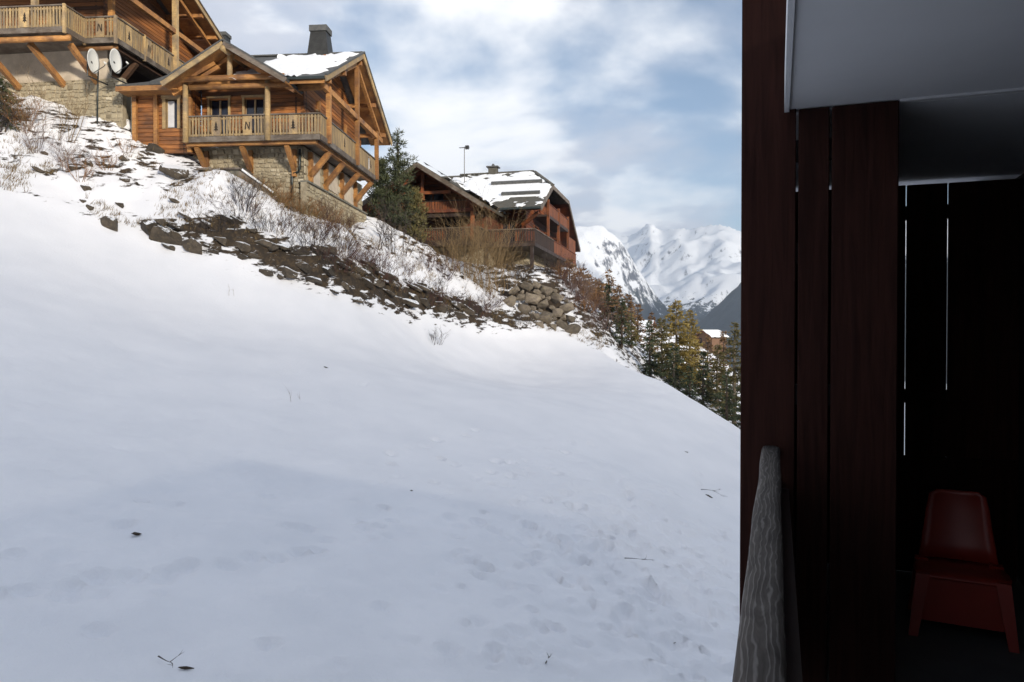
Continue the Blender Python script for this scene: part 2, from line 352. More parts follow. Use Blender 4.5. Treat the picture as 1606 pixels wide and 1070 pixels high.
bare += smooth(.8, 2.5, D)*np.interp(AL, [0,3,5,8,10,12,17], [.48,.48,.42,.42,.50,.58,.42])*(1-smooth(45, 80, np.hypot(GX, GY-30)))
bare += smooth(45, 80, np.hypot(GX, GY-30))*.35
bare -= smooth(0, -.7, D)*.0
bare = np.where(D < -.75, bare*.2, bare)
bare += fbm(GX, GY, .35, 11)*.5*smooth(.3, 1.5, D)
a = me.attributes.new('bare', 'FLOAT', 'POINT'); a.data.foreach_set('value', bare.astype('f').ravel())
me.materials.append(MATS['snow_ground']); tag(link(bpy.data.objects.new('ground', me)), None, kind='structure')

# ------------------------------------------------------------------ mountains
def mountain(name, x0, x1, y0, y1, nx_, ny_, fn, mat):
    X, Y = np.meshgrid(np.linspace(x0, x1, nx_), np.linspace(y0, y1, ny_)); Z = fn(X, Y)
    id_ = np.arange(nx_*ny_).reshape(ny_, nx_); f = np.stack([id_[:-1,:-1], id_[:-1,1:], id_[1:,1:], id_[1:,:-1]], -1).reshape(-1, 4)
    me_ = bpy.data.meshes.new(name); me_.from_pydata(np.stack([X, Y, Z], -1).reshape(-1, 3).tolist(), [], f.tolist()); me_.update(); me_.shade_smooth()
    me_.materials.append(MATS[mat]); return tag(link(bpy.data.objects.new(name, me_)), None, kind='structure')
def ridged(x, y, sc, seed, o=5):
    r = 0; amp = 1.; tot = 0
    for k in range(o): r = r+amp*(1-2*np.abs(fbm(x+31*k, y-17*k, sc, seed+k, 1)*1.6)); tot += amp; amp *= .5; sc *= 2.07
    return r/tot
def back_massif(X, Y):
    q = X/Y*F_PX+CX
    sk = np.interp(q, [300,700,850,930,985,1000,1020,1035,1055,1075,1105,1130,1150,1170,1230,1330,1500,1900], [360,330,372,360,372,362,349,360,356,358,356,350,358,366,352,372,340,370])
    yc = 8300-np.clip(X-300, -1500, 3000)*.95
    crest = (HOR-sk)/F_PX*yc
    t = (yc-Y)/2600.
    z = np.where(t > 0, crest*(1-np.clip(t, 0, 1.3)**.8)-120*np.clip(t, 0, 1.3), crest*(1+t*1.2))
    return z+(ridged(X, Y, 1/900., 21)-.45)*330*smooth(0, .22, np.abs(t))*1.0+fbm(X, Y, 1/130., 30)*60
mountain('mountain', -2600, 4600, 4300, 9700, 330, 170, back_massif, 'mountain_far')
def left_spur(X, Y):
    q = X/Y*F_PX+CX
    sk = np.interp(q, [200,600,800,880,905,930,945,955,972,985,1000,1020,1045,1075,1110,1200], [330,300,340,358,352,349,354,364,378,396,420,450,482,520,575,690])
    crest = (HOR-sk)/F_PX*4300; t = (4300-Y)/1500.
    z = crest-np.abs(t)**.9*np.where(t > 0, 900, 1100)
    return z+(ridged(X*.8+Y*.5, Y*.35-X*.4, 1/420., 41, 6)-.45)*270*smooth(.0, .2, np.abs(t))+fbm(X, Y, 1/90., 50)*45
mountain('mountain', -1800, 1700, 2700, 5300, 260, 200, left_spur, 'mountain')
def right_flank(X, Y):
    q = X/Y*F_PX+CX
    sk = np.interp(q, [900,1050,1075,1100,1130,1165,1250,1400,1700], [700,545,524,503,472,440,385,330,300])
    crest = (HOR-sk)/F_PX*3400; t = (3400-Y)/1300.
    return crest-np.abs(t)*np.where(t > 0, 700, 800)+(ridged(X*.5+Y*.5, Y-X, 1/420., 61)-.45)*110*smooth(.0, .3, np.abs(t))+fbm(X, Y, 1/70., 70)*40
mountain('mountain', 350, 3200, 2100, 4400, 220, 150, right_flank, 'mountain_forest')
# unseen ridge added behind the camera, crest shaped to put the meadow in shade
up_ = Vector((sd.x, sd.y, 0)).normalized(); pr_ = Vector((-up_.y, up_.x, 0)); te = math.tan(SUN_EL)
def shade_ridge(X, Y):
    s = X*up_.x+Y*up_.y; p = X*pr_.x+Y*pr_.y
    crest = 13.2+te*340+np.clip((14-p)*.22, -4.5, 2.5)+fbm(p, p*0, 1/60., 81, 3)*2
    return crest-np.abs(s-340)*.62+fbm(X, Y, 1/40., 80)*14*smooth(0, 60, np.abs(s-340))
mountain('shade_hill', -500, 1000, -900, 200, 150, 110, lambda X, Y: np.where(X*up_.x+Y*up_.y < 120, -160., shade_ridge(X, Y)), 'mountain_forest')

# ------------------------------------------------------------------ building pieces
def log_mesh(h, t):                    # one squared log with rounded edges, unit length along x
    r = h*.13; pr = [(-t/2+r,-h/2),(t/2,-h/2+.004),(t/2,h/2-.004),(-t/2+r,h/2),(-t/2,h/2-r),(-t/2,-h/2+r)]
    v_ = [(0,a,b_) for a, b_ in pr]+[(1,a,b_) for a, b_ in pr]; k = len(pr)
    me_ = bpy.data.meshes.new('log'); me_.from_pydata(v_, [], [tuple(range(k)), tuple(range(2*k-1, k-1, -1))]+[(i, i+k, (i+1) % k+k, (i+1) % k) for i in range(k)]); return me_
def log_wall(parent, p0, p1, z0, z1, mat, openings=(), course=.2, clip=None, back='dark_beam', outward=-1, name='log'):
    """squared logs laid from p0 to p1 (seen from outside left to right); clip(z) narrows a gable's span"""
    p0, p1 = Vector((*p0, 0)), Vector((*p1, 0)); d = (p1-p0); L = d.length; d.normalize(); ang = math.atan2(d.y, d.x); nin = Vector((-d.y, d.x, 0))
    k = max(1, round((z1-z0)/course)); h = (z1-z0)/k; me_ = log_mesh(h*.96, .16); me_.materials.append(MATS[mat])
    wall = MB()
    a, b_ = p0+nin*.34, p1+nin*.34
    if clip:
        zs = [z0, z1]; lo0, hi0 = clip(z0); lo1, hi1 = clip(z1)
        q = [p0+d*lo0+nin*.2, p0+d*hi0+nin*.2, p0+d*hi1+nin*.2, p0+d*lo1+nin*.2]
        wall.add([q[0]+Vector((0,0,z0)), q[1]+Vector((0,0,z0)), q[2]+Vector((0,0,z1)), q[3]+Vector((0,0,z1))], [(0,1,2,3)])
    else:
        wall.add([a+Vector((0,0,z0)), b_+Vector((0,0,z0)), b_+Vector((0,0,z1)), a+Vector((0,0,z1)),
                  a+nin*.1+Vector((0,0,z0)), b_+nin*.1+Vector((0,0,z0)), b_+nin*.1+Vector((0,0,z1)), a+nin*.1+Vector((0,0,z1))],
                 [(0,1,2,3),(7,6,5,4),(0,4,5,1),(3,2,6,7),(0,3,7,4),(1,5,6,2)])
    w = wall.build('wall', back, parent)
    for i in range(k):
        zc = z0+(i+.5)*h; lo, hi = clip(zc) if clip else (0, L); seg = [(lo, hi)]
        for s0, s1, a0, a1 in openings:
            if a0 < zc < a1:
                ns = []
                for u, v_ in seg:
                    if s1 <= u or s0 >= v_: ns.append((u, v_))
                    else:
                        if s0 > u: ns.append((u, s0))
                        if s1 < v_: ns.append((s1, v_))
                seg = ns
        for u, v_ in seg:
            if v_-u > .05:
                q = p0+d*u+nin*.08; inst(name, me_, w, (q.x, q.y, zc), (0,0,ang), (v_-u, 1, 1))
    return w
def window(parent, p0, d, s0, s1, z0, z1, frame='pale_larch', leaves=2, name='window', inset=.12, curtain=False, fw=.11):
    d = Vector((*d, 0)).normalized(); nin = Vector((-d.y, d.x, 0)); p0 = Vector((*p0, 0)); up = Vector((0,0,1))
    g = lambda s, z, k: p0+d*s+up*z+nin*k
    def quadbox(mb, a0, a1, b0, b1, k0, k1):
        mb.add([g(a0,b0,k0),g(a1,b0,k0),g(a1,b0,k1),g(a0,b0,k1),g(a0,b1,k0),g(a1,b1,k0),g(a1,b1,k1),g(a0,b1,k1)],
               [(0,3,2,1),(4,5,6,7),(0,1,5,4),(1,2,6,5),(2,3,7,6),(3,0,4,7)])
    w = MB(); quadbox(w, s0+.01, s1-.01, z0+.01, z1-.01, inset+.06, inset+.10); o = w.build(name, 'dark_beam', parent)
    f = MB(); quadbox(f, s0-fw, s0, z0-.02, z1+.02, -.06, inset+.05); quadbox(f, s1, s1+fw, z0-.02, z1+.02, -.06, inset+.05)
    quadbox(f, s0-fw-.04, s1+fw+.04, z1+.02, z1+.02+fw, -.08, inset+.05); f.build('frame', frame, o)
    wd = (s1-s0)/leaves
    for i in range(leaves):
        a0, a1 = s0+i*wd+.045, s0+(i+1)*wd-.045
        q = MB(); quadbox(q, a0, a1, z0+.05, z1-.05, inset+.02, inset+.035); q.build('pane', 'glass', o)
        if curtain:
            c_ = MB(); kk = 9
            for j in range(kk): quadbox(c_, a0+(a1-a0)*.62*j/kk, a0+(a1-a0)*.62*(j+.93)/kk, z0+.08, z1-.06, inset-.004-(j % 2)*.006, inset+.012)
            c_.build('curtain', 'curtain', o)
    sa = MB()
    for i in range(leaves+1):
        c_ = s0+i*wd; quadbox(sa, max(s0, c_-.045), min(s1, c_+.045), z0, z1, inset-.03, inset+.055)
    sa.build('sash', frame, o)
    return o
def masonry(parent, quad, seed, hs=(.12,.30), ws=(.15,.40), depth=.07, mat='masonry', name='wall', tonefn=None):
    """quad: bottom-left, bottom-right, top-right, top-left seen from outside; mortar slab and stones standing proud"""
    bl, br, tr, tl = [Vector(q) for q in quad]; rr = random.Random(seed)
    nn = (br-bl).cross(tl-bl).normalized()
    w = MB(); w.add([bl,br,tr,tl,bl-nn*.3,br-nn*.3,tr-nn*.3,tl-nn*.3], [(0,1,2,3),(7,6,5,4),(0,4,5,1),(1,5,6,2),(2,6,7,3),(3,7,4,0)]); wo = w.build(name, 'mortar', parent)
    H = max((tl-bl).length, (tr-br).length); L = (br-bl).length; mb = MB()
    def pt(s, t):
        q = Vector((s*L*1.7, t*H*1.7, seed*5.)); k_ = min(1, 6*min(t, 1-t), 6*min(s, 1-s)); t2 = t+k_*.13*mn.noise(q)/H; s2 = s+k_*.09*mn.noise(q+Vector((9,3,1)))/L
        return (bl.lerp(br, s2)).lerp(tl.lerp(tr, s2), t2)
    z = 0
    while z < H-.05:
        h = rr.uniform(*hs); s = -rr.random()*.3
        while s < L:
            wd = rr.uniform(*ws)*(h/.25)**.5; a, c_ = max(0, s)/L, min(L, s+wd)/L; g = .022
            if c_-a > .08/L:
                t0, t1 = z/H+rr.uniform(-.02,.03)/H, min(1, (z+h)/H)+rr.uniform(-.04,.02)/H; t0 = max(0, t0); t1 = min(1, t1)
                if t1-t0 > .05/H:
                    e = lambda: rr.uniform(0, .30)
                    u0, u1, v0, v1 = a+g/L, c_-g/L, t0+g/H, t1-g/H; du, dv_ = u1-u0, v1-v0
                    out_ = [(u0+e()*du*.6,v0),(u1-e()*du*.6,v0),(u1,v0+e()*dv_),(u1,v1-e()*dv_),(u1-e()*du*.6,v1),(u0+e()*du*.6,v1),(u0,v1-e()*dv_),(u0,v0+e()*dv_)]
                    cu, cv = (u0+u1)/2, (v0+v1)/2; dep = rr.uniform(.4, 1)*depth
                    base = [pt(*p) for p in out_]; top = [pt(cu+(p[0]-cu)*.8, cv+(p[1]-cv)*.8)+nn*dep for p in out_]
                    mb.add(base+top, [tuple(range(8, 16))]+[(i, (i+1) % 8, (i+1) % 8+8, i+8) for i in range(8)], min(1, max(0, rr.gauss(.5, .28))))
            s += wd
        z += h
    o = mb.build('stone', mat, wo, False, True); o['kind'] = 'stuff'; return wo
def unit_box(name, mat):
    mb = MB().box((-.5,-.5,-.5), (.5,.5,.5)); me_ = bpy.data.meshes.new(name); me_.from_pydata([tuple(v_) for v_ in mb.v], [], mb.f); me_.materials.append(MATS[mat]); return me_
UB = {}
def ub(mat, name='piece'):
    if mat not in UB: UB[mat] = unit_box(name, mat)
    return UB[mat]
def pine_cut(mb, c, d, s):
    d = Vector(d); up = Vector((0,0,1)); nn = Vector((d.y, -d.x, 0))*.002
    for k, (w, z0, z1) in enumerate([(.5,-.42,.0),(.4,-.14,.28),(.28,.12,.55)]):
        a = [c-d*w*s*.5+up*z0*s, c+d*w*s*.5+up*z0*s, c+up*z1*s]; q = nn*(1+k)
        mb.add([p+q for p in a]+[p+q*.2-nn*3 for p in a], [(0,1,2),(0,3,4,1),(1,4,5,2),(2,5,3,0)])
    a = [c-d*.05*s+up*-.55*s, c+d*.05*s+up*-.55*s, c+d*.05*s-up*.4*s, c-d*.05*s-up*.4*s]; mb.add([p+nn for p in a], [(0,1,2,3)])
def ski_cut(mb, c, d, s):
    d = Vector(d); up = Vector((0,0,1)); nn = Vector((d.y, -d.x, 0))*.003
    for pts in ([(-.34,-.45),(-.2,-.45),(-.12,.5),(-.26,.45)], [(.14,-.5),(.28,-.5),(.32,.4),(.2,.45)], [(-.16,.35),(-.05,.4),(.2,-.3),(.1,-.38)]):
        mb.add([c+d*x*s+up*y*s+nn for x, y in pts], [(0,1,2,3)])
def railing(parent, p0, p1, z0, h, mat='rail_larch', rail='grey_wood', pitch=.155, bw=.092, panels=(), skirt='grey_wood', name='railing'):
    """balustrade of upright boards between a top rail and a kerb board; panels: (place 0..1, mark)"""
    p0, p1 = Vector((*p0, 0)), Vector((*p1, 0)); d = p1-p0; L = d.length; d.normalize(); ang = math.atan2(d.y, d.x); up = Vector((0,0,1)); nn = Vector((d.y,-d.x,0))
    o = part(name, rail, parent, lambda mb: mb.beam(p0+up*(z0+h-.03), p1+up*(z0+h-.03), .13, .06))
    part('lower_rail', mat, o, lambda mb: mb.beam(p0+up*(z0+.10)+nn*-.045, p1+up*(z0+.10)+nn*-.045, .05, .09))
    part('upper_rail', mat, o, lambda mb: mb.beam(p0+up*(z0+h-.16)+nn*-.045, p1+up*(z0+h-.16)+nn*-.045, .05, .08))
    part('fascia', skirt, o, lambda mb: mb.beam(p0+up*(z0-.12)+nn*.03, p1+up*(z0-.12)+nn*.03, .06, .26))
    pw = .44; spans = [(t*L-pw/2, t*L+pw/2, k) for t, k in panels]
    n_ = int(L/pitch)
    for i in range(n_):
        s = (i+.5)*L/n_
        if any(a-.06 < s < b_+.06 for a, b_, k in spans): continue
        q = p0+d*s+up*(z0+h/2-.02); inst('baluster', ub(mat, 'baluster'), o, q, (0, random.uniform(-.006,.006), ang), (bw*random.uniform(.9,1.08), .028, h-.10))
    for a, b_, k in spans:
        c_ = p0+d*(a+b_)/2+up*(z0+h/2-.02)+nn*.012; pn = inst('panel', ub('pale_larch', 'panel'), o, c_, (0,0,ang), (pw, .03, h-.12))
        mk = MB(); (pine_cut if k == 'pine' else ski_cut)(mk, c_+nn*.02, d, .46 if k == 'pine' else .40); mk.build('cutout_shade', 'hole_dark', o)  # no hole is cut: dark pieces on the panel imitate the shade behind it
    return o
def roof_snow(parent, o, ux, uy, w, h, seed, thick=.12, cover=lambda u, v_: 1, res=.16, name='snow'):
    """snow lying on a roof plane: o corner, ux/uy unit vectors in the plane; cover(u,v)>0 where it lies"""
    o, ux, uy = Vector(o), Vector(ux).normalized(), Vector(uy).normalized(); nn = ux.cross(uy).normalized()
    if nn.z < 0: nn = -nn
    nu, nv = int(w/res)+1, int(h/res)+1; U, V = np.meshgrid(np.linspace(0, w, nu), np.linspace(0, h, nv))
    N = fbm(U, V, 1.3, seed)*1.2+fbm(U, V, 4, seed+1)*.6; cov = np.array([[cover(u/w, v_/h) for u, v_ in zip(ru, rv)] for ru, rv in zip(U, V)])
    cv = cov+N; hgt = np.clip(cv, -.1, .35)/.35*thick
    vs = [o+ux*float(u)+uy*float(v_)+nn*float(z if z > 0 else -.05) for u, v_, z in zip(U.ravel(), V.ravel(), hgt.ravel())]
    id_ = np.arange(nu*nv).reshape(nv, nu); f = []
    for j in range(nv-1):
        for i in range(nu-1):
            if max(cv[j,i], cv[j,i+1], cv[j+1,i], cv[j+1,i+1]) > 0: f.append((int(id_[j,i]), int(id_[j,i+1]), int(id_[j+1,i+1]), int(id_[j+1,i])))
    if nn.dot((ux.cross(uy))) < 0: f = [q[::-1] for q in f]
    return meshobj(name, vs, f, 'snow', parent, True)

# ------------------------------------------------------------------ chalet on the stone base (local x to the right along its front, y back)
def chalet_mid():
    T = empty('wooden_chalet', (-9.23, 36, 9.48), -math.atan(.09))
    tag(T, 'honey-coloured larch chalet on a pale stone base, dark tapered chimney above its snowy roof', 'chalet', 'chalets on the slope')
    # stone base
    masonry(T, [(-9.7,1.3,-5.5),(-1.3,1.3,-5.5),(-1.3,1.3,-.22),(-9.7,1.3,-.22)], 1)
    masonry(T, [(-1.3,1.3,-5.5),(-1.3,11.3,-5.5),(-1.3,11.3,-.22),(-1.3,1.3,-.22)], 2, hs=(.2,.45), ws=(.2,.45))
    masonry(T, [(-1.08,1.06,-5.5),(-1.08,11.45,-5.5),(-1.08,11.45,-2.05),(-1.08,1.06,-2.05)], 3)
    part('ledge', 'concrete', T, lambda mb: mb.box((-1.4,1.05,-2.05), (-.98,11.5,-1.97)))
    for y0, y1, z0 in ((1.9,3.4,-1.9),(4.6,6.3,-1.7),(7.4,9.2,-1.8)):
        part('plaster_patch', 'plaster', T, lambda mb: mb.slab([(-1.2,y0,z0),(-1.2,y1,z0-.05),(-1.2,y1-.1,-.4),(-1.2,y0+.15,-.35)], .1))
    part('back_wall', 'mortar', T, lambda mb: mb.box((-9.7,11.0,-5.5), (-1.62,11.3,2.4)))
    part('side_wall', 'mortar', T, lambda mb: mb.box((-9.95,.62,-5.5), (-9.72,11.3,2.5)))
    # timber walls
    O = [(.42,1.40,.05,2.25),(2.25,3.25,.05,2.25)]
    log_wall(T, (-6.6,1.3), (-1.3,1.3), 0, 3.0, 'larch_log', O)
    for s0, s1, z0, z1 in O: window(T, (-6.6,1.3), (1,0), s0, s1, z0, z1)
    O = [(1.9,3.1,.05,2.0),(5.6,6.9,.05,2.0)]
    log_wall(T, (-1.3,1.3), (-1.3,11.2), 0, 3.0, 'larch_log', O)
    for s0, s1, z0, z1 in O: window(T, (-1.3,1.3), (0,1), s0, s1, z0, z1)
    log_wall(T, (-1.3,1.3), (-1.3,11.2), 3.0, 5.6, 'larch_log', clip=lambda z: (max(0, (z-2.85)/.54-1.5+0), min(9.9, 9.6-(z-2.85)/.54+.4)))
    O = [(1.62,2.24,.62,2.06)]
    log_wall(T, (-9.7,.55), (-6.75,.55), -.6, 2.3, 'larch_log', O)
    window(T, (-9.7,.55), (1,0), 1.62, 2.24, .62, 2.06, leaves=1, curtain=True, fw=.16)
    log_wall(T, (-6.75,.55), (-6.75,1.5), -.6, 2.6, 'larch_log')
    for x in (-9.66, -8.55, -6.8): part('corner_post', 'larch', T, lambda mb: mb.box((x-.1,.40,-.6), (x+.1,.56,2.3)))
    part('lintel', 'larch', T, lambda mb: mb.box((-8.45,.38,2.24), (-6.7,.56,2.40)))
    # balcony
    part('balcony_floor', 'grey_wood', T, lambda mb: mb.box((-6.75,.06,-.16), (-.06,1.28,-.02)))
    part('balcony_floor', 'grey_wood', T, lambda mb: mb.box((-1.28,1.28,-.16), (-.06,10.2,-.02)))
    part('edge_beam', 'larch', T, lambda mb: mb.box((-6.8,.12,-.40), (-.25,.34,-.17)))
    part('edge_beam', 'larch', T, lambda mb: mb.box((-.42,.36,-.40), (-.20,10.2,-.17)))
    railing(T, (-6.62,0), (0,0), 0, 1.04, panels=[(.215,'pine'),(.455,'ski'),(.80,'pine')])
    railing(T, (0,.03), (0,10.2), 0, 1.04, panels=[(.12,'pine'),(.36,'pine'),(.6,'ski'),(.85,'pine')])
    for x in (-6.3,-4.0,-1.75):
        part('bracket', 'larch', T, lambda mb: (mb.beam((x,1.22,-1.45), (x,.2,-.42), .2, .24)))
        part('bracket_wall_post', 'larch', T, lambda mb: mb.box((x-.1,1.1,-1.75), (x+.1,1.31,-.4)))
    for y in (1.9,4.2,6.9,9.5):
        part('bracket', 'larch', T, lambda mb: (mb.beam((-1.2,y,-1.6), (-.18,y,-.42), .22, .26)))
        part('bracket_wall_post', 'larch', T, lambda mb: mb.box((-1.31,y-.11,-1.9), (-1.06,y+.11,-.4)))
    # posts
    for x, y, z1, w in ((-6.72,.06,2.62,.14),(-2.58,.06,2.62,.14)):
        part('post', 'pale_larch', T, lambda mb: mb.tube([(x,y-.12,-.25),(x,y-.12,z1)], [w,w*.92], 10), True)
    for y, z1 in ((1.0,2.6),(5.75,5.4),(9.75,2.7)):
        part('post', 'larch', T, lambda mb: mb.box((-.02,y-.11,-.2), (.20,y+.11,z1)))
    for y in (3.3,7.8): part('post', 'larch', T, lambda mb: mb.box((-1.5,y-.1,.02), (-1.16,y+.1,2.6)))
    # truss of the right gable
    part('tie_beam', 'larch', T, lambda mb: mb.beam((.06,.2,2.42), (.06,10.9,2.42), .22, .28))
    part('truss_rafter', 'larch', T, lambda mb: mb.beam((.05,.3,2.66), (.05,5.64,5.34), .18, .2))
    part('truss_rafter', 'larch', T, lambda mb: mb.beam((.05,10.7,2.6), (.05,5.86,5.3), .18, .2))
    for y, z in ((.55,2.72),(2.9,3.9),(5.75,5.42),(8.6,3.95),(10.8,2.75)): part('purlin', 'larch', T, lambda mb: mb.beam((-6,y,z), (.36,y,z), .2, .22))
    # roofs
    ez, rz, fb, rb, bb = 2.62, 5.98, -.5, 5.75, 12.0
    k = (rz-ez)/(rb-fb); gx, gap, gs = -4.33, 4.25, .60
    zf = lambda y: ez+k*(y-fb)
    yv = lambda dx: fb+(gap-gs*abs(dx)-ez)/k
    fr = [(.42,fb),(.42,rb),(-8.3,rb),(-8.3,fb),(gx-2.7,yv(2.7)),(gx,yv(0)),(gx+2.7,yv(2.7))]
    ro = part('roof', 'slate', T, lambda mb: mb.slab([(x,y,zf(y)) for x, y in fr], .16))
    part('back_slope', 'slate', ro, lambda mb: mb.slab([(.42,rb,rz),(.42,bb,ez),(-8.3,bb,ez),(-8.3,rb,rz)], .16))
    part('soffit', 'larch', ro, lambda mb: mb.slab([(.38,fb+.05,ez-.165),(.38,rb,rz-.165),(-.9,rb,rz-.165),(-.9,fb+.05,ez-.165)], .04)); part('soffit', 'larch', ro, lambda mb: mb.slab([(.38,rb,rz-.165),(.38,bb-.05,ez-.165),(-.9,bb-.05,ez-.165),(-.9,rb,rz-.165)], .04))
    part('ridge_cap', 'slate', ro, lambda mb: mb.beam((.44,rb,rz+.03), (-8.3,rb,rz+.03), .3, .08))
    for (a, b_) in (((.46,fb,ez-.12),(.46,rb,rz-.12)), ((.46,rb,rz-.12),(.46,bb,ez-.12))):
        part('bargeboard', 'pale_larch', ro, lambda mb: mb.beam(a, b_, .07, .26))
        part('verge_trim', 'slate', ro, lambda mb: mb.beam(Vector(a)+Vector((.02,0,.19)), Vector(b_)+Vector((.02,0,.19)), .12, .08))
    part('gutter', 'pipe', ro, lambda mb: mb.beam((.42,fb-.07,ez-.1), (gx+2.9,fb-.07,ez-.1), .12, .12))
    part('fascia', 'larch', ro, lambda mb: mb.beam((.38,fb+.05,ez-.24), (gx+2.8,fb+.05,ez-.24), .05, .16))
    sx = Vector((1,0,0)); sy = Vector((0,rb-fb,rz-ez)).normalized(); Ls = math.hypot(rb-fb, rz-ez)
    roof_snow(ro, (-4.3,fb,ez), sx, sy, 4.7, Ls, 5, .16, lambda u, v_: min(.5, 3*(.93-v_), 2.2*(v_-.10), 3*(.93-u-.12*(1-v_)), 4*(u-.02))+.1)
    ch = part('chimney', 'chimney_metal', T, lambda mb: mb.add([(-2.7,5.4,5.5),(-1.4,5.4,5.5),(-1.4,6.5,5.5),(-2.7,6.5,5.5),(-2.5,5.55,7.25),(-1.62,5.55,7.25),(-1.62,6.35,7.25),(-2.5,6.35,7.25)], [(4,5,6,7),(0,1,5,4),(1,2,6,5),(2,3,7,6),(3,0,4,7)]))
    part('cap', 'slate', ch, lambda mb: mb.box((-2.56,5.48,7.24), (-1.56,6.42,7.56)))
    # front gable
    gf = -1.0; L, Rr = gx-3.05, gx+3.05; ge = gap-gs*3.05
    g = part('gable_roof', 'slate', T, lambda mb: (mb.slab([(gx,gf,gap),(gx,3.6,gap),(L,1.2,ge),(L,gf,ge)], .15), mb.slab([(gx,gf,gap),(Rr,gf,ge),(Rr,1.2,ge),(gx,3.6,gap)], .15)))
    for a in (L, Rr):
        part('bargeboard', 'grey_wood' if a == Rr else 'rail_larch', g, lambda mb: mb.beam((gx,gf-.04,gap-.14), (a,gf-.04,ge-.14), .07, .25))
        part('verge_trim', 'slate', g, lambda mb: mb.beam((gx,gf-.05,gap+.03), (a,gf-.05,ge+.03), .11, .07))
        part('rafter', 'larch', g, lambda mb: mb.beam((gx,.0,gap-.34), (a,.0,ge-.30), .16, .18))
        part('soffit', 'larch', g, lambda mb: mb.slab([(gx,gf+.03,gap-.17),(gx,1.2,gap-.17),(a,1.2,ge-.17),(a,gf+.03,ge-.17)], .03))
    part('king_post', 'pale_larch', g, lambda mb: mb.tube([(gx,-.35,2.8),(gx,-.35,gap-.2)], [.13,.12], 10), True)
    part('ridge_log', 'pale_larch', g, lambda mb: mb.tube([(gx,gf-.12,gap-.38),(gx,1.3,gap-.38)], [.13,.13], 10), True)
    part('tie_log', 'larch', g, lambda mb: mb.tube([(L+.45,-.35,2.72),(Rr-.35,-.35,2.72)], [.14,.14], 10), True)
    part('tie_log', 'larch', g, lambda mb: mb.tube([(L+.9,-.08,2.40),(Rr-.2,-.08,2.40)], [.13,.13], 10), True)
    part('brace', 'larch', g, lambda mb: mb.beam((gx-1.9,-.3,2.85), (gx-.75,-.3,3.45), .16, .18))
    part('brace', 'larch', g, lambda mb: mb.beam((gx-1.45,-.22,2.82), (gx-.6,-.22,3.3), .16, .18))
    log_wall(g, (L+.7,1.3), (Rr-.7,1.3), 2.95, 4.0, 'larch_log', clip=lambda z: (max(0, (z-2.72)/gs), min(4.7, 4.7-(z-2.72)/gs)))
    part('eave_beam', 'larch', T, lambda mb: mb.box((Rr-.05,.55,2.35), (.1,.75,2.58)))
    # low roof on the left
    s = part('side_roof', 'slate', T, lambda mb: mb.slab([(-10.1,-.35,2.55),(-7.25,-.35,2.55),(-6.2,2.6,3.95),(-10.1,2.6,3.35)], .16))
    part('fascia', 'larch', s, lambda mb: mb.box((-10.1,-.41,2.22), (-7.3,-.34,2.46)))
    part('soffit', 'larch', s, lambda mb: mb.box((-10.1,-.33,2.26), (-7.0,.6,2.32)))
    # downpipe
    part('downpipe', 'pipe', T, lambda mb: mb.tube([(-1.45,1.15,-.4),(-1.45,1.15,-1.4),(-1.5,1.15,-1.52),(-1.78,1.15,-1.6),(-1.84,1.15,-1.75),(-1.84,1.15,-2.9)], [.06]*6, 8), True)
    return T
chalet_mid()

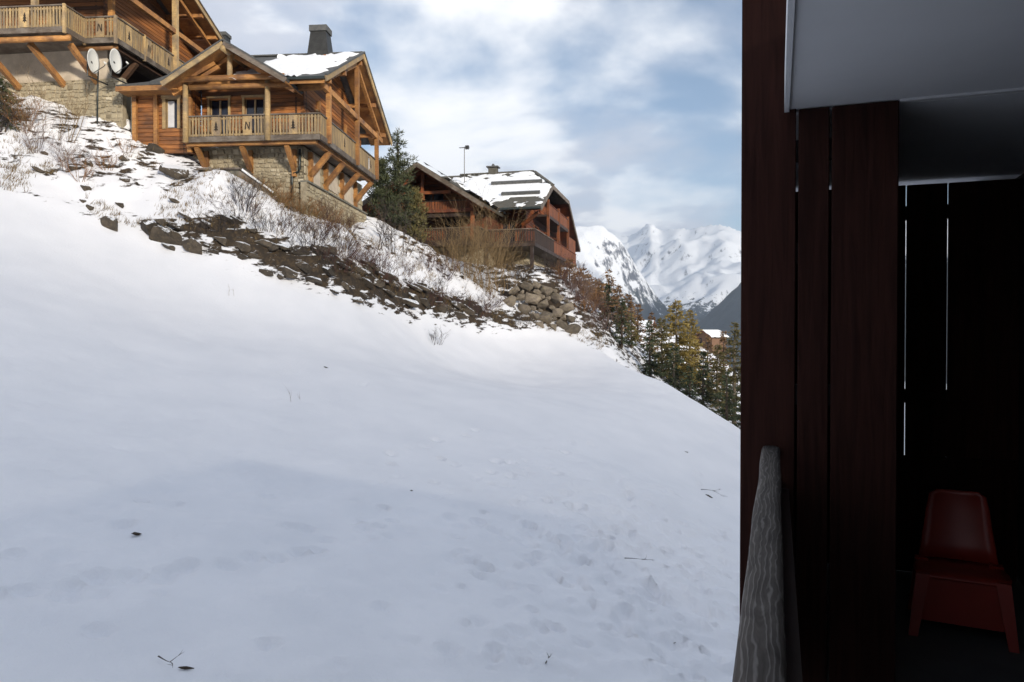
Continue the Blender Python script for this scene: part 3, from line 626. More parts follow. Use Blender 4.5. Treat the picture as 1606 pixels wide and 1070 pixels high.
# ------------------------------------------------------------------ chalet above it, cut by the frame
def chalet_up():
    T = empty('wooden_chalet', (-19.45, 36.8, 14.42), -math.atan(.09))
    tag(T, 'large larch chalet with stepped carved balcony and broad overhanging roof, highest on the slope', 'chalet', 'chalets on the slope')
    masonry(T, [(-9,1.2,-6.5),(-.15,.75,-6.5),(-.15,.75,-1.7),(-9,1.2,-1.7)], 11)
    part('plaster_band', 'plaster', T, lambda mb: mb.add([(-9,1.22,-1.75),(-1.0,.85,-1.75),(-1.0,.85,-.185),(-9,1.22,-.185),(-9,1.5,-1.75),(-1.0,1.2,-1.75),(-1.0,1.2,-.185),(-9,1.5,-.185)], [(0,1,2,3),(0,4,5,1),(1,5,6,2),(3,2,6,7)]))
    part('side_wall', 'dark_beam', T, lambda mb: mb.box((-1.9,1.25,-6.5), (-1.6,11,.1)))
    part('basement_wall', 'mortar', T, lambda mb: mb.add([(-.16,.82,-6.5),(-1.6,6,-6.5),(-1.6,6,-1.72),(-.16,.82,-1.72)], [(0,1,2,3)]))
    O = [(1.6,2.8,.05,2.0),(5.4,6.4,.05,2.0)]
    log_wall(T, (-1.5,1.3), (-1.5,10.6), 0, 3.6, 'larch_log', O)
    for s0, s1, z0, z1 in O: window(T, (-1.5,1.3), (0,1), s0, s1, z0, z1)
    log_wall(T, (-9,1.3), (-1.5,1.3), 0, 3.0, 'larch_log', [(4.6,5.8,.05,2.0)]); window(T, (-9,1.3), (1,0), 4.6, 5.8, .05, 2.0)
    log_wall(T, (-1.5,1.3), (-1.5,10.6), 3.6, 4.7, 'larch_log', clip=lambda z: ((z-3.0)/.36*.6, 9.3-(z-3.0)/.36*.6))
    fl = lambda a, b_: part('balcony_floor', 'grey_wood', T, lambda mb: mb.box(a, b_))
    fl((-9,-1.4,-.18), (-1.66,1.25,-.02)); fl((-1.66,.06,-.18), (-.08,1.25,-.02)); fl((-1.48,1.25,-.18), (-.08,10.4,-.02))
    railing(T, (-9,-1.45), (-1.6,-1.45), 0, 1.06, panels=[(.45,'ski'),(.73,'pine')])
    railing(T, (-1.6,-1.42), (-1.6,0), 0, 1.06)
    railing(T, (-1.6,.0), (0,0), 0, 1.06, panels=[(.5,'ski')])
    railing(T, (0,.03), (0,10.4), 0, 1.06, panels=[(.1,'pine'),(.27,'ski'),(.45,'pine'),(.7,'pine')])
    for x, y in ((-1.62,-.02),(0.02,-.03),(.02,2.4),(-1.6,-1.47)): part('newel', 'pale_larch', T, lambda mb: mb.box((x-.06,y-.06,-.3), (x+.06,y+.06,1.08)))
    part('edge_log', 'larch', T, lambda mb: mb.tube([(-9,-1.2,-.42),(-1.5,-1.2,-.42)], [.16,.14], 8), True)
    part('edge_log', 'larch', T, lambda mb: mb.tube([(-2.2,.3,-.36),(-.1,.3,-.36)], [.13,.12], 8), True)
    part('edge_beam', 'dark_beam', T, lambda mb: mb.box((-.42,.5,-.42), (-.2,10.4,-.19)))
    for x, y0 in ((-3.7,-.9),(-1.85,-.6),(-6.2,-.9)):
        part('bracket', 'larch', T, lambda mb: mb.beam((x+.35,1.0,-2.0), (x-.1,y0,-.5), .22, .26))
    for y in (2.2,5.0): part('bracket', 'dark_beam', T, lambda mb: mb.beam((-1.5,y,-1.8), (-.3,y,-.45), .22, .24))
    for y, z1 in ((5.35,4.6),(9.9,3.4)): part('post', 'pale_larch', T, lambda mb: mb.box((-.06,y-.13,-.2), (.2,y+.13,z1)))
    part('post', 'pale_larch', T, lambda mb: mb.box((-3.42,-1.3,0), (-3.18,-1.06,3.4)))
    part('post', 'larch', T, lambda mb: mb.box((-1.1,1.05,0), (-.86,1.3,3.2)))
    part('tie_beam', 'larch', T, lambda mb: mb.beam((.06,-.6,2.38), (.06,9.9,2.38), .22, .26))
    ez, rz, fb, rb, bb = 2.9, 5.05, -1.6, 5.2, 11.2
    part('truss_rafter', 'larch', T, lambda mb: mb.beam((.05,5.3,4.55), (.05,10.6,2.75), .18, .2)); part('truss_rafter', 'larch', T, lambda mb: mb.beam((.05,5.1,4.55), (.05,-1,2.7), .18, .2))
    ro = part('roof', 'slate', T, lambda mb: (mb.slab([(.75,fb,ez),(.75,rb,rz),(-9,rb,rz),(-9,fb,ez)], .16), mb.slab([(.75,rb,rz),(.75,bb,ez),(-9,bb,ez),(-9,rb,rz)], .16)))
    part('soffit', 'larch', ro, lambda mb: mb.slab([(.72,fb,ez-.165),(.72,rb,rz-.165),(-1.2,rb,rz-.165),(-1.2,fb,ez-.165)], .04)); part('soffit', 'larch', ro, lambda mb: mb.slab([(.72,rb,rz-.165),(.72,bb,ez-.165),(-1.2,bb,ez-.165),(-1.2,rb,rz-.165)], .04))
    for (a, b_) in (((.79,fb,ez-.12),(.79,rb,rz-.12)), ((.79,rb,rz-.12),(.79,bb,ez-.12))):
        part('bargeboard', 'pale_larch', ro, lambda mb: mb.beam(a, b_, .07, .24)); part('verge_trim', 'grey_wood', ro, lambda mb: mb.beam(Vector(a)+Vector((.03,0,.17)), Vector(b_)+Vector((.03,0,.17)), .12, .08))
    for y, z in ((8.9,3.5),(10.4,2.95),(7.2,4.1)): part('purlin', 'larch', T, lambda mb: mb.beam((-5,y,z-.05), (.7,y,z-.05), .2, .22))
    ch = part('chimney', 'chimney_metal', T, lambda mb: mb.box((.0,10.0,2.6), (.7,10.7,4.05))); part('cap', 'slate', ch, lambda mb: mb.box((-.05,9.95,4.04), (.75,10.75,4.25)))
    part('flue', 'concrete', T, lambda mb: mb.tube([(-.9,.9,-.95),(-.2,.2,-.85)], [.13,.13], 8))
chalet_up()

# ------------------------------------------------------------------ red-brown chalet further along
def chalet_far():
    rot = -math.atan(.25)
    T = empty('wooden_chalet', (2.06, 56, 9.38), rot)      # front right eave corner
    tag(T, 'red-brown chalet with half-hipped snow-patched roof and aerial, beyond the dark pine', 'chalet', 'chalets on the slope')
    # body
    log_wall(T, (-4.6,1.9), (-1.5,1.9), -2.8, 0.1, 'red_larch', [(1.2,2.3,-2.7,-.8)]); window(T, (-4.6,1.9), (1,0), 1.2, 2.3, -2.7, -.8, 'red_plank')
    O = [(3.0,4.4,-2.7,-.8),(7.5,8.8,-2.7,-.8),(11.5,12.8,-2.7,-.8)]
    log_wall(T, (-1.5,1.9), (-1.5,17.5), -2.8, .1, 'red_larch', O)
    for s0, s1, z0, z1 in O: window(T, (-1.5,1.9), (0,1), s0, s1, z0, z1, 'red_plank')
    O = [(4.2,5.4,.4,2.0),(8.2,9.4,.4,2.0)]
    log_wall(T, (-1.5,1.9), (-1.5,17.5), .1, 2.6, 'red_plank', O, clip=lambda z: (max(0, (z+.35)/.523-1.9), min(15.6, 17.1-1.9-(z+1.2+.4)/.55+1.2)))
    for s0, s1, z0, z1 in O: window(T, (-1.5,1.9), (0,1), s0, s1, z0, z1, 'red_larch')
    masonry(T, [(-12.4,2.2,-6.5),(-1.5,2.2,-6.5),(-1.5,2.2,-2.85),(-12.4,2.2,-2.85)], 21); masonry(T, [(-1.5,2.2,-6.5),(-1.5,17.5,-6.5),(-1.5,17.5,-2.85),(-1.5,2.2,-2.85)], 22)
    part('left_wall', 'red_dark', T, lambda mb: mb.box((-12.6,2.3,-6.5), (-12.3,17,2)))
    # front wing
    gx, gap, gs, gf = -8.0, 2.75, .63, -4.6; L, Rr = gx-5.0, gx+5.0; ge = gap-gs*5.0
    log_wall(T, (L+.8,-1.6), (Rr-.7,-1.6), -2.8, -.1, 'red_larch', [(2.0,3.4,-2.7,-.7),(5.2,6.6,-2.7,-.7)])
    for s in (2.0,5.2): window(T, (L+.8,-1.6), (1,0), s, s+1.4, -2.7, -.7, 'red_plank')
    log_wall(T, (L+.8,-1.6), (Rr-.8,-1.6), -.1, 2.3, 'red_plank', [(3.4,5.2,.05,1.3)], clip=lambda z: (max(0, (z+.15)/gs), 8.4-max(0, (z+.15)/gs))); window(T, (L+.8,-1.6), (1,0), 3.4, 5.2, .05, 1.3, 'red_plank')
    log_wall(T, (Rr-.7,-1.6), (Rr-.7,1.9), -2.8, -.3, 'red_larch')
    masonry(T, [(L+.8,-1.5,-6.5),(Rr-.7,-1.5,-6.5),(Rr-.7,-1.5,-2.85),(L+.8,-1.5,-2.85)], 23); part('wing_base', 'mortar', T, lambda mb: mb.box((Rr-.95,-1.2,-6.5), (Rr-.7,2.2,-2.85)))
    g = part('gable_roof', 'slate_moss', T, lambda mb: (mb.slab([(gx,gf,gap),(gx,9,gap),(L,9,ge),(L,gf,ge)], .2), mb.slab([(gx,gf,gap),(Rr,gf,ge),(Rr,2.3,ge),(gx,6.5,gap)], .2)))
    for a in (L, Rr):
        part('bargeboard', 'grey_wood', g, lambda mb: mb.beam((gx,gf-.04,gap-.2), (a,gf-.04,ge-.2), .08, .3)); part('soffit', 'red_larch', g, lambda mb: mb.slab([(gx,gf+.03,gap-.22),(gx,-1.5,gap-.22),(a,-1.5,ge-.22),(a,gf+.03,ge-.22)], .04))
        part('rafter', 'red_larch', g, lambda mb: mb.beam((gx,-3.4,gap-.42), (a*.9+gx*.1,-3.4,ge*.9+gap*.1-.42), .2, .22))
    part('king_post', 'red_plank', g, lambda mb: mb.box((gx-.11,-3.5,.2), (gx+.11,-3.28,gap-.3))); part('collar', 'red_plank', g, lambda mb: mb.box((gx-2.2,-3.52,.62), (gx+2.2,-3.3,.84)))
    part('tie_beam', 'red_larch', g, lambda mb: mb.box((L+1.1,-3.5,-.75), (Rr-1.1,-3.26,-.5)))
    for x in (L+1.3, Rr-1.2): part('post', 'red_plank', T, lambda mb: mb.box((x-.12,-3.5,-2.8), (x+.12,-3.26,-.4)))
    u = Vector((5.0,0,ge-gap)).normalized()
    roof_snow(g, Vector((gx+.1,gf,gap)), u, (0,1,0), 5.7, 9.0, 31, .2, lambda a, c_: min(.5, 6*(.99-a)+.1, 10*c_+.3)+.15)
    # upper gallery and lower balconies
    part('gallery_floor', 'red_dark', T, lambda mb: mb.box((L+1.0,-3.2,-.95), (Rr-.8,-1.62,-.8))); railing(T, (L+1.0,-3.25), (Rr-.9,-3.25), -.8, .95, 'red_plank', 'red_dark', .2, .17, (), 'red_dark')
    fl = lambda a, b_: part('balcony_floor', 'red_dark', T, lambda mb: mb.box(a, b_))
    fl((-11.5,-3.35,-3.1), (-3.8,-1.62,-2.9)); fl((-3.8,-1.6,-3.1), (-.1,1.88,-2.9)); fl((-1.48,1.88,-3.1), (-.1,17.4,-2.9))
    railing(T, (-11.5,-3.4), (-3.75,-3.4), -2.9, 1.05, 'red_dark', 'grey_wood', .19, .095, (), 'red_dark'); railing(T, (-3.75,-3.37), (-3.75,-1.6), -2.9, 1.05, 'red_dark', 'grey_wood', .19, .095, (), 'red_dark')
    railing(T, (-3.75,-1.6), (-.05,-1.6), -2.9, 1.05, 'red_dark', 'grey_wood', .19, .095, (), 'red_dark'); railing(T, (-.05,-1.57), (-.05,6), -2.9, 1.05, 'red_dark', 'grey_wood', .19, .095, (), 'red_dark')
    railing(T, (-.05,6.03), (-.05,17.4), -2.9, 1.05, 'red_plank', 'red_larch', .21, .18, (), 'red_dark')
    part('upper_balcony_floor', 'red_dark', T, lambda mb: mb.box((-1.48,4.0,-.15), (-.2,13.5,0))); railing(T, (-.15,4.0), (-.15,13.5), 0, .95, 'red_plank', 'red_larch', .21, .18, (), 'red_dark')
    for y in (4.1,8.7,13.4): part('post', 'red_plank', T, lambda mb: mb.box((-.25,y-.1,-2.9), (-.05,y+.1,1.2)))
    for x, y in ((-3.7,-1.5),(-.25,-1.45),(-.2,9)): part('stilt', 'red_dark', T, lambda mb: mb.box((x-.12,y-.12,-6), (x+.12,y+.12,-3.1)))
    part('brace', 'red_plank', T, lambda mb: mb.beam((-1.6,1.2,-1.2), (-.2,.6,-.35), .2, .25))
    # main roof, half hip on the right
    ez, fb = 0.0, 0.0; rz, rb = 4.5, 8.6; bz, bb = -1.2, 19.0; k = rz/rb; kb = (rz-bz)/(bb-rb); hz = 2.45; hy0, hy1 = hz/k, rb+(rz-hz)/kb; hx = -2.3
    ro = part('roof', 'slate_moss', T, lambda mb: mb.slab([(.1,fb,ez),(.1,hy0,hz),(hx,rb,rz),(-9.5,rb,rz),(-9.5,5.5,5.5*k),(-3.2,fb,ez)], .22))
    part('back_slope', 'slate_moss', ro, lambda mb: mb.slab([(.1,hy1,hz),(.1,bb,bz),(-13,bb,bz),(-13,rb,rz),(hx,rb,rz)], .22))
    part('hip', 'slate_moss', ro, lambda mb: mb.slab([(.1,hy0,hz),(.1,hy1,hz),(hx,rb,rz)], .2))
    for a, b_ in (((.12,fb,ez-.16),(.12,hy0,hz-.16)), ((.12,hy1,hz-.16),(.12,bb,bz-.16)), ((.14,hy0,hz-.16),(.14,hy1,hz-.16))): part('bargeboard', 'grey_wood', ro, lambda mb: mb.beam(a, b_, .08, .32))
    part('soffit', 'red_larch', ro, lambda mb: mb.slab([(.05,fb+.05,ez-.235),(.05,hy0,hz-.235),(-1.5,hy0,hz-.235),(-1.5,fb+.05,ez-.235)], .04)); part('soffit', 'red_larch', ro, lambda mb: mb.slab([(.05,hy1,hz-.235),(.05,bb,bz-.235),(-1.5,bb,bz-.235),(-1.5,hy1,hz-.235)], .04))
    part('gable_panel', 'red_plank', T, lambda mb: mb.box((-.2,13.6,-2.6), (-.08,17.3,-.6)))
    part('ridge_cap', 'slate_moss', ro, lambda mb: mb.beam((hx,rb,rz+.04), (-9,rb,rz+.04), .35, .1)); part('hip_cap', 'slate_moss', ro, lambda mb: mb.beam((hx,rb,rz+.03), (.1,hy0,hz+.03), .3, .1))
    part('gutter', 'pipe', ro, lambda mb: mb.beam((.1,fb-.09,ez-.1), (-3.1,fb-.09,ez-.1), .15, .15))
    sy = Vector((0,rb,rz)).normalized(); Ls = math.hypot(rb, rz)
    def cov(u, v_):
        x = -9.4+u*9.5; d = min(1.8*(.965-v_), (.1-.25-max(0, (v_*rb-hy0)/(rb-hy0))*2.4-x)*.8, (x+3.2+v_*rb*.80)*.8)
        return min(.55, d+.1) if v_ > .26 else min(d, -.10+.05*math.sin(x*3))
    sn = roof_snow(ro, (-9.4,fb,ez), (1,0,0), sy, 9.5, Ls, 41, .09, cov, .13)
    for v_, x0, x1 in ((.62,-5.2,-.9),(.30,-3.6,-.5)):
        c_ = Vector((0,fb,ez))+sy*Ls*v_; nn = Vector((0,-rz,rb)).normalized()
        part('snow_guard', 'slate', ro, lambda mb: mb.beam(c_+Vector((x0,0,0))+nn*.16, c_+Vector((x1,0,0))+nn*.16, .30, .30, nn))
    ch = part('chimney', 'slate_moss', T, lambda mb: mb.box((-6.35,8.3,3.6), (-5.6,8.9,4.95))); part('cap', 'slate', ch, lambda mb: mb.slab([(-6.5,8.15,5.1),(-5.45,8.15,5.1),(-5.45,9.05,5.1),(-6.5,9.05,5.1)], .1)); part('cap', 'slate', ch, lambda mb: mb.tube([(-5.98,8.6,5.05),(-5.98,8.6,5.35)], [.22,.08], 8))
    an = part('aerial', 'chimney_metal', T, lambda mb: mb.tube([(-7.9,6.3,2.2),(-7.9,6.3,6.4)], [.035,.03], 6))
    part('aerial_arm', 'chimney_metal', an, lambda mb: (mb.tube([(-8.35,6.3,6.35),(-7.5,6.3,6.35)], [.03,.03], 5), [mb.tube([(-8.3+i*.16,6.1,6.35),(-8.3+i*.16,6.5,6.35)], [.018,.018], 4) for i in range(6)], mb.box((-7.8,6.2,6.2), (-7.5,6.4,6.5))))
chalet_far()

# ------------------------------------------------------------------ roofs down the slope, shed, dishes
def small_house(loc, rz, w, d, h, label):
    T = empty('house', loc, rz); tag(T, label, 'house', 'houses down the slope')
    part('wall', 'wall_cream', T, lambda mb: mb.add([(-w/2,0,-3),(w/2,0,-3),(w/2,d,-3),(-w/2,d,-3),(-w/2,0,h),(w/2,0,h),(w/2,d,h),(-w/2,d,h),(0,0,h+w*.24),(0,d,h+w*.24)], [(0,1,5,8,4),(1,2,6,5),(3,7,9,6,2),(0,4,7,3)]))
    a = w/2+.7
    ro = part('roof', 'red_dark', T, lambda mb: (mb.slab([(0,-.8,h+.05+w*.25),(0,d+.8,h+.05+w*.25),(-a,d+.8,h-.3),(-a,-.8,h-.3)], .18), mb.slab([(0,-.8,h+.05+w*.25),(a,-.8,h-.3),(a,d+.8,h-.3),(0,d+.8,h+.05+w*.25)], .18)))
    for s in (-1, 1):
        roof_snow(ro, (0,-.8,h+.06+w*.25), (s*a,0,-.35-w*.25), (0,1,0), math.hypot(a, .35+w*.25), d+1.6, 50, .2, lambda u, v_: min(.5, 8*(.98-u), 10*(v_-.005), 10*(1-v_))+.3, .5)
    for s in (-1, 1): part('bargeboard', 'red_plank', ro, lambda mb: mb.beam((0,-.85,h-.12+w*.25), (s*a,-.85,h-.46), .08, .3))
    for x in (-w*.22, w*.22):
        o = part('window', 'red_dark', T, lambda mb: mb.box((x-.6,-.06,h-2.1), (x+.6,.04,h-.5))); part('pane', 'glass', o, lambda mb: mb.box((x-.5,-.075,h-2.0), (x+.5,-.062,h-.6)))
p = P(1104,522,212); small_house((p.x,p.y,p.z-3.2), R(-62), 6.5, 5, 2.2, 'small house with white snow-covered roof behind the golden larch')
p = P(1022,512,232); small_house((p.x,p.y,p.z-2.0), R(70), 7, 6, 2.0, 'half-hidden house with a pale snowy roof slope beside the olive larch')
def shed():
    c = P(352,279,36.0); T = empty('stone_hut', c, -math.atan(.09)); tag(T, 'low concrete hut sunk in the slope with flat snow-edged roof, below the stone-based chalet', 'hut')
    part('wall', 'concrete', T, lambda mb: mb.add([(-1.2,0,-1.1),(.75,0,-1.1),(.75,0,.36),(-1.2,0,.36),(-1.2,1.4,-1.1),(.75,1.4,-1.1),(.75,1.4,.36),(-1.2,1.4,.36)], [(0,1,2,3),(1,5,6,2),(0,3,7,4),(3,2,6,7)]))
    part('cheek_wall', 'grey_wood', T, lambda mb: mb.add([(.75,.02,-1.1),(2.0,.9,-1.6),(2.0,.9,-.62),(.75,.02,.34),(.75,.3,-1.1),(2.0,1.15,-1.6),(2.0,1.15,-.62),(.75,.3,.34)], [(0,1,2,3),(7,6,5,4),(3,2,6,7),(1,5,6,2)]))
    ro = part('roof', 'grey_wood', T, lambda mb: mb.slab([(-1.3,-.14,.44),(.85,-.14,.44),(.85,1.4,.46),(-1.3,1.4,.46)], .09))
    roof_snow(ro, (-1.3,.1,.44), (1,0,0), (0,1,0), 2.1, 1.3, 61, .09, lambda u, v_: min(.4, 4*(v_-.25), 5*(1-u), 5*u)+.1)
    part('coping', 'snow', T, lambda mb: mb.beam((.8,.18,.38), (2.0,1.03,-.58), .3, .09))
    part('vent', 'hole_dark', T, lambda mb: mb.box((.3,-.012,-.55), (.68,-.004,-.05)))
    part('footing', 'concrete', T, lambda mb: mb.box((.4,-.12,-1.5), (1.6,.3,-.9)))
shed()
def dish(px, py, Y, yaw, label, wall_y):
    c = P(px, py, Y); T = empty('satellite_dish', c, yaw); tag(T, label, 'satellite dish', 'satellite dishes on the stone wall')
    vs, fs = [], []; nr, na = 6, 28
    for i in range(nr+1):
        r = .56*i/nr
        for j in range(na): t = 2*math.pi*j/na; vs.append((r*.93*math.cos(t), -(r*r)*.32+.1, r*1.04*math.sin(t)))
    for i in range(nr):
        for j in range(na): fs.append((i*na+j, i*na+(j+1) % na, (i+1)*na+(j+1) % na, (i+1)*na+j))
    k = len(vs); vs += [(x, y+.018, z) for x, y, z in vs]; fs += [tuple(q+k for q in f[::-1]) for f in fs]
    for j in range(na): fs.append((nr*na+j, nr*na+(j+1) % na, k+nr*na+(j+1) % na, k+nr*na+j))
    o = meshobj('reflector', vs, fs, 'dish', T, True)
    part('feed_arm', 'chimney_metal', T, lambda mb: (mb.tube([(0,.02,-.57),(0,-.5,-.25),(0,-.58,-.12)], [.018,.018,.018], 6)))
    part('receiver', 'dish', T, lambda mb: mb.tube([(0,-.60,-.14),(0,-.50,-.04)], [.045,.035], 8))
    part('bracket', 'chimney_metal', T, lambda mb: (mb.beam((0,.1,0), (0,.3,-.05), .12, .2), mb.tube([(0,.3,.1),(0,.3,-.75)], [.035,.035], 8)))
    v_ = Matrix.Rotation(-yaw, 3, 'Z') @ Vector((0, wall_y-c.y, 0))
    part('wall_mount', 'chimney_metal', T, lambda mb: mb.tube([(0,.3,-.7),(v_.x*.6,v_.y*.6+.1,-.74),(v_.x,v_.y,-.74)], [.035]*3, 8))
    return T, c
dish(150,98,36.3,R(90),'round white satellite dish beside the carved balcony, farther from the slate roof',37.55)
dish(185,98,36.3,R(88),'round white satellite dish hanging over the end of the slate side roof',37.55)
part('drainpipe', 'pipe', None, lambda mb: mb.tube([P(157,112,37.3),P(156,150,37.35),P(155,200,37.4)], [.035]*3, 8), True)
tag(bpy.data.objects['drainpipe'], 'thin pipe running down the stone wall under the white dishes', 'pipe')

# ------------------------------------------------------------------ rocks
def rock_mesh(seed, sub=2, rough=.35, flat=(1,.8,.62)):
    rr = random.Random(seed*13+5); bm = bmesh.new()
    for i in range(11):
        d = Vector((rr.gauss(0,1), rr.gauss(0,1), rr.gauss(0,1))).normalized(); bm.verts.new((d.x, d.y, d.z))
    h = bmesh.ops.convex_hull(bm, input=bm.verts[:]); bmesh.ops.delete(bm, geom=[v_ for v_ in bm.verts if not v_.link_faces], context='VERTS')
    bmesh.ops.bevel(bm, geom=bm.edges[:], offset=.06, segments=1, affect='EDGES'); bmesh.ops.triangulate(bm, faces=bm.faces[:])
    bmesh.ops.subdivide_edges(bm, edges=[e for e in bm.edges if e.calc_length() > .35], cuts=1); o = Vector((seed*7.1, seed*3.3, seed*1.7))
    for v_ in bm.verts:
        k = 1+rough*.22*mn.noise(v_.co*2.2+o)+rough*.12*mn.noise(v_.co*5+o); v_.co = Vector((v_.co.x*k*flat[0], v_.co.y*k*flat[1], v_.co.z*k*flat[2]))*1.12
    me_ = bpy.data.meshes.new('boulder'); bm.to_mesh(me_); bm.free(); return me_
rocks = [rock_mesh(s) for s in range(7)]
for q in rocks: q.materials.append(MATS['boulder'])
BL = 'dark lichen-stained boulder half buried in the snowy embankment above the meadow'
def boulder(x, y, s, z=None, label=BL, tilt=.35, group='boulders of the embankment', me_=None, flat=1):
    zz = gz(x, y) if z is None else z
    o = inst('boulder', me_ or random.choice(rocks), None, (x, y, zz+s*.12), (random.uniform(-tilt, tilt), random.uniform(-.1,.1)+.3, random.uniform(-.6,.6)), (s*random.uniform(.95,1.25), s, s*random.uniform(.75,1.05)*flat))
    return tag(o, label, 'boulder', group)
for px, py, s, lab in ((262,372,.80,'largest flat-topped boulder of the pile below the concrete hut'),(236,356,.55,'rounded boulder resting against the largest boulder of the pile'),(255,347,.42,'small boulder on top of the pile below the concrete hut'),
                       (176,347,.52,'lone long boulder poking out of the snow near the orange scrub'),(275,268,.75,'broad pale boulder with a snow cap beside the concrete hut'),(258,222,.62,'pale boulder leaning on the stone base under the left window'),(238,228,.5,'smaller pale boulder next to the one under the left window')):
    p = on_ground(px, py+8, 25, 60); boulder(p.x, p.y, s, label=lab, group=None)
def edge_pt(al, off):
    i = min(int(al), len(edge)-2); a, b_ = edge[i], edge[i+1]; q = a+(b_-a)*(al-i); d = (b_-a)/np.linalg.norm(b_-a); return q+np.array([-d[1], d[0]])*off
def stretch(al):
    for a, t in ((4.4,'right of the boulder pile below the concrete hut'),(5.3,'around the foot of the spiky dark shrub'),(6.3,'below the tawny brush of the stone base'),(7.3,'where the dark brambles spill down the bank'),(8.4,'below the snow hump with saplings'),(20,'on the bare earth near the boulder wall')):
        if al < a: return t
for i in range(66):
    al = 3.6+6.0*(i+random.random())/66; q = edge_pt(al, random.uniform(-.35, .5)+(.3 if al > 7.5 else 0)); z_ = random.uniform(.24,.58); boulder(q[0], q[1], z_, flat=random.uniform(.7,1.05), label=('small' if z_ < .34 else 'medium-sized' if z_ < .46 else 'large')+' dark boulder half buried '+stretch(al))
for i in range(12):
    al = 1.2+2.6*random.random(); q = edge_pt(al, random.uniform(.5, 3.5)); boulder(q[0], q[1], random.uniform(.16,.32), label='scattered dark stone in the snow below the mauve and orange shrubs')
# retaining wall of large stones under the red-brown chalet
wr = empty('boulder_wall', on_ground(850,512,40,70)); tag(wr, 'retaining wall of stacked pale stones under the red-brown chalet', 'stone wall')
stones = [rock_mesh(20+s, 2, .16, (1,.7,.86)) for s in range(5)]
for q in stones: q.materials.append(MATS['wall_stone'])
wy = wr.location.y; rr = random.Random(5); mpp = wy/F_PX
placed = []
for rad in [12.5]*40+[10]*250+[8]*700+[6]*1500+[4.5]*1500:
    px, py = rr.uniform(786, 898), rr.uniform(441, 518); lim = 446+max(0, 815-px)*1.3+max(0, px-862)*.9
    if py < lim or any((px-a)**2+((py-c_)*1.12)**2 < ((rad+q_)*.78)**2 for a, c_, q_ in placed): continue
    placed.append((px, py, rad)); k = (519-py)/12.2; q = P(px, py+(px-860)*.05, wy+.15+k*.22+(px-850)*.012); sc = rad*mpp
    inst('stone', rr.choice(stones), wr, q-wr.location, (rr.uniform(-.3,.3), rr.uniform(-.5,.5), rr.uniform(-.4,.4)), (sc*rr.uniform(1.0,1.25), sc, sc*rr.uniform(.85,1.05)))
part('backfill', 'earth', wr, lambda mb: mb.slab([P(784,520,wy+.45)-wr.location, P(897,524,wy+.7)-wr.location, P(868,444,wy+2.1)-wr.location, P(812,444,wy+2.0)-wr.location], .3))

# ------------------------------------------------------------------ vegetation
def twigs(mb, p, d, L, r, depth, rr, spread=.5, kids=3, droop=0.):
    pts = [p]; q = p; dd = d.normalized(); rs = [r]; ns = 3
    for i in range(ns):
        dd = (dd+Vector((rr.gauss(0,.13), rr.gauss(0,.13), rr.gauss(0,.08)-droop))).normalized(); q = q+dd*L/ns; pts.append(q); rs.append(r*(1-.28*(i+1)))
    mb.tube(pts, rs, 3, False)
    if depth:
        for i in range(kids):
            t = rr.uniform(.3, 1)*ns; k = min(int(t), ns-1); b_ = pts[k].lerp(pts[k+1], t-k)
            nd = (dd+Vector((rr.gauss(0,spread), rr.gauss(0,spread), rr.gauss(.1,spread*.6)))).normalized(); twigs(mb, b_, nd, L*rr.uniform(.4,.7), r*.6, depth-1, rr, spread, kids, droop)
def bush(loc, h, stems, spread, mat, label, seed, name='bare_shrub', depth=2, kids=3, r=.012, lean=(0,0), group='bare shrubs on the slope', base=.15):
    rr = random.Random(seed); mb = MB()
    for i in range(stems):
        a = rr.random()*6.283; k = spread*rr.random()**.7; twigs(mb, Vector((math.cos(a)*base*rr.random()*3, math.sin(a)*base*rr.random()*3, -.15)), Vector((math.cos(a)*k+lean[0], math.sin(a)*k+lean[1], 1)), h*rr.uniform(.5,.95), r*rr.uniform(.7,1.2), depth, rr, .45, kids)
    o = mb.build(name, mat); o.location = loc; return tag(o, label, 'shrub', group)
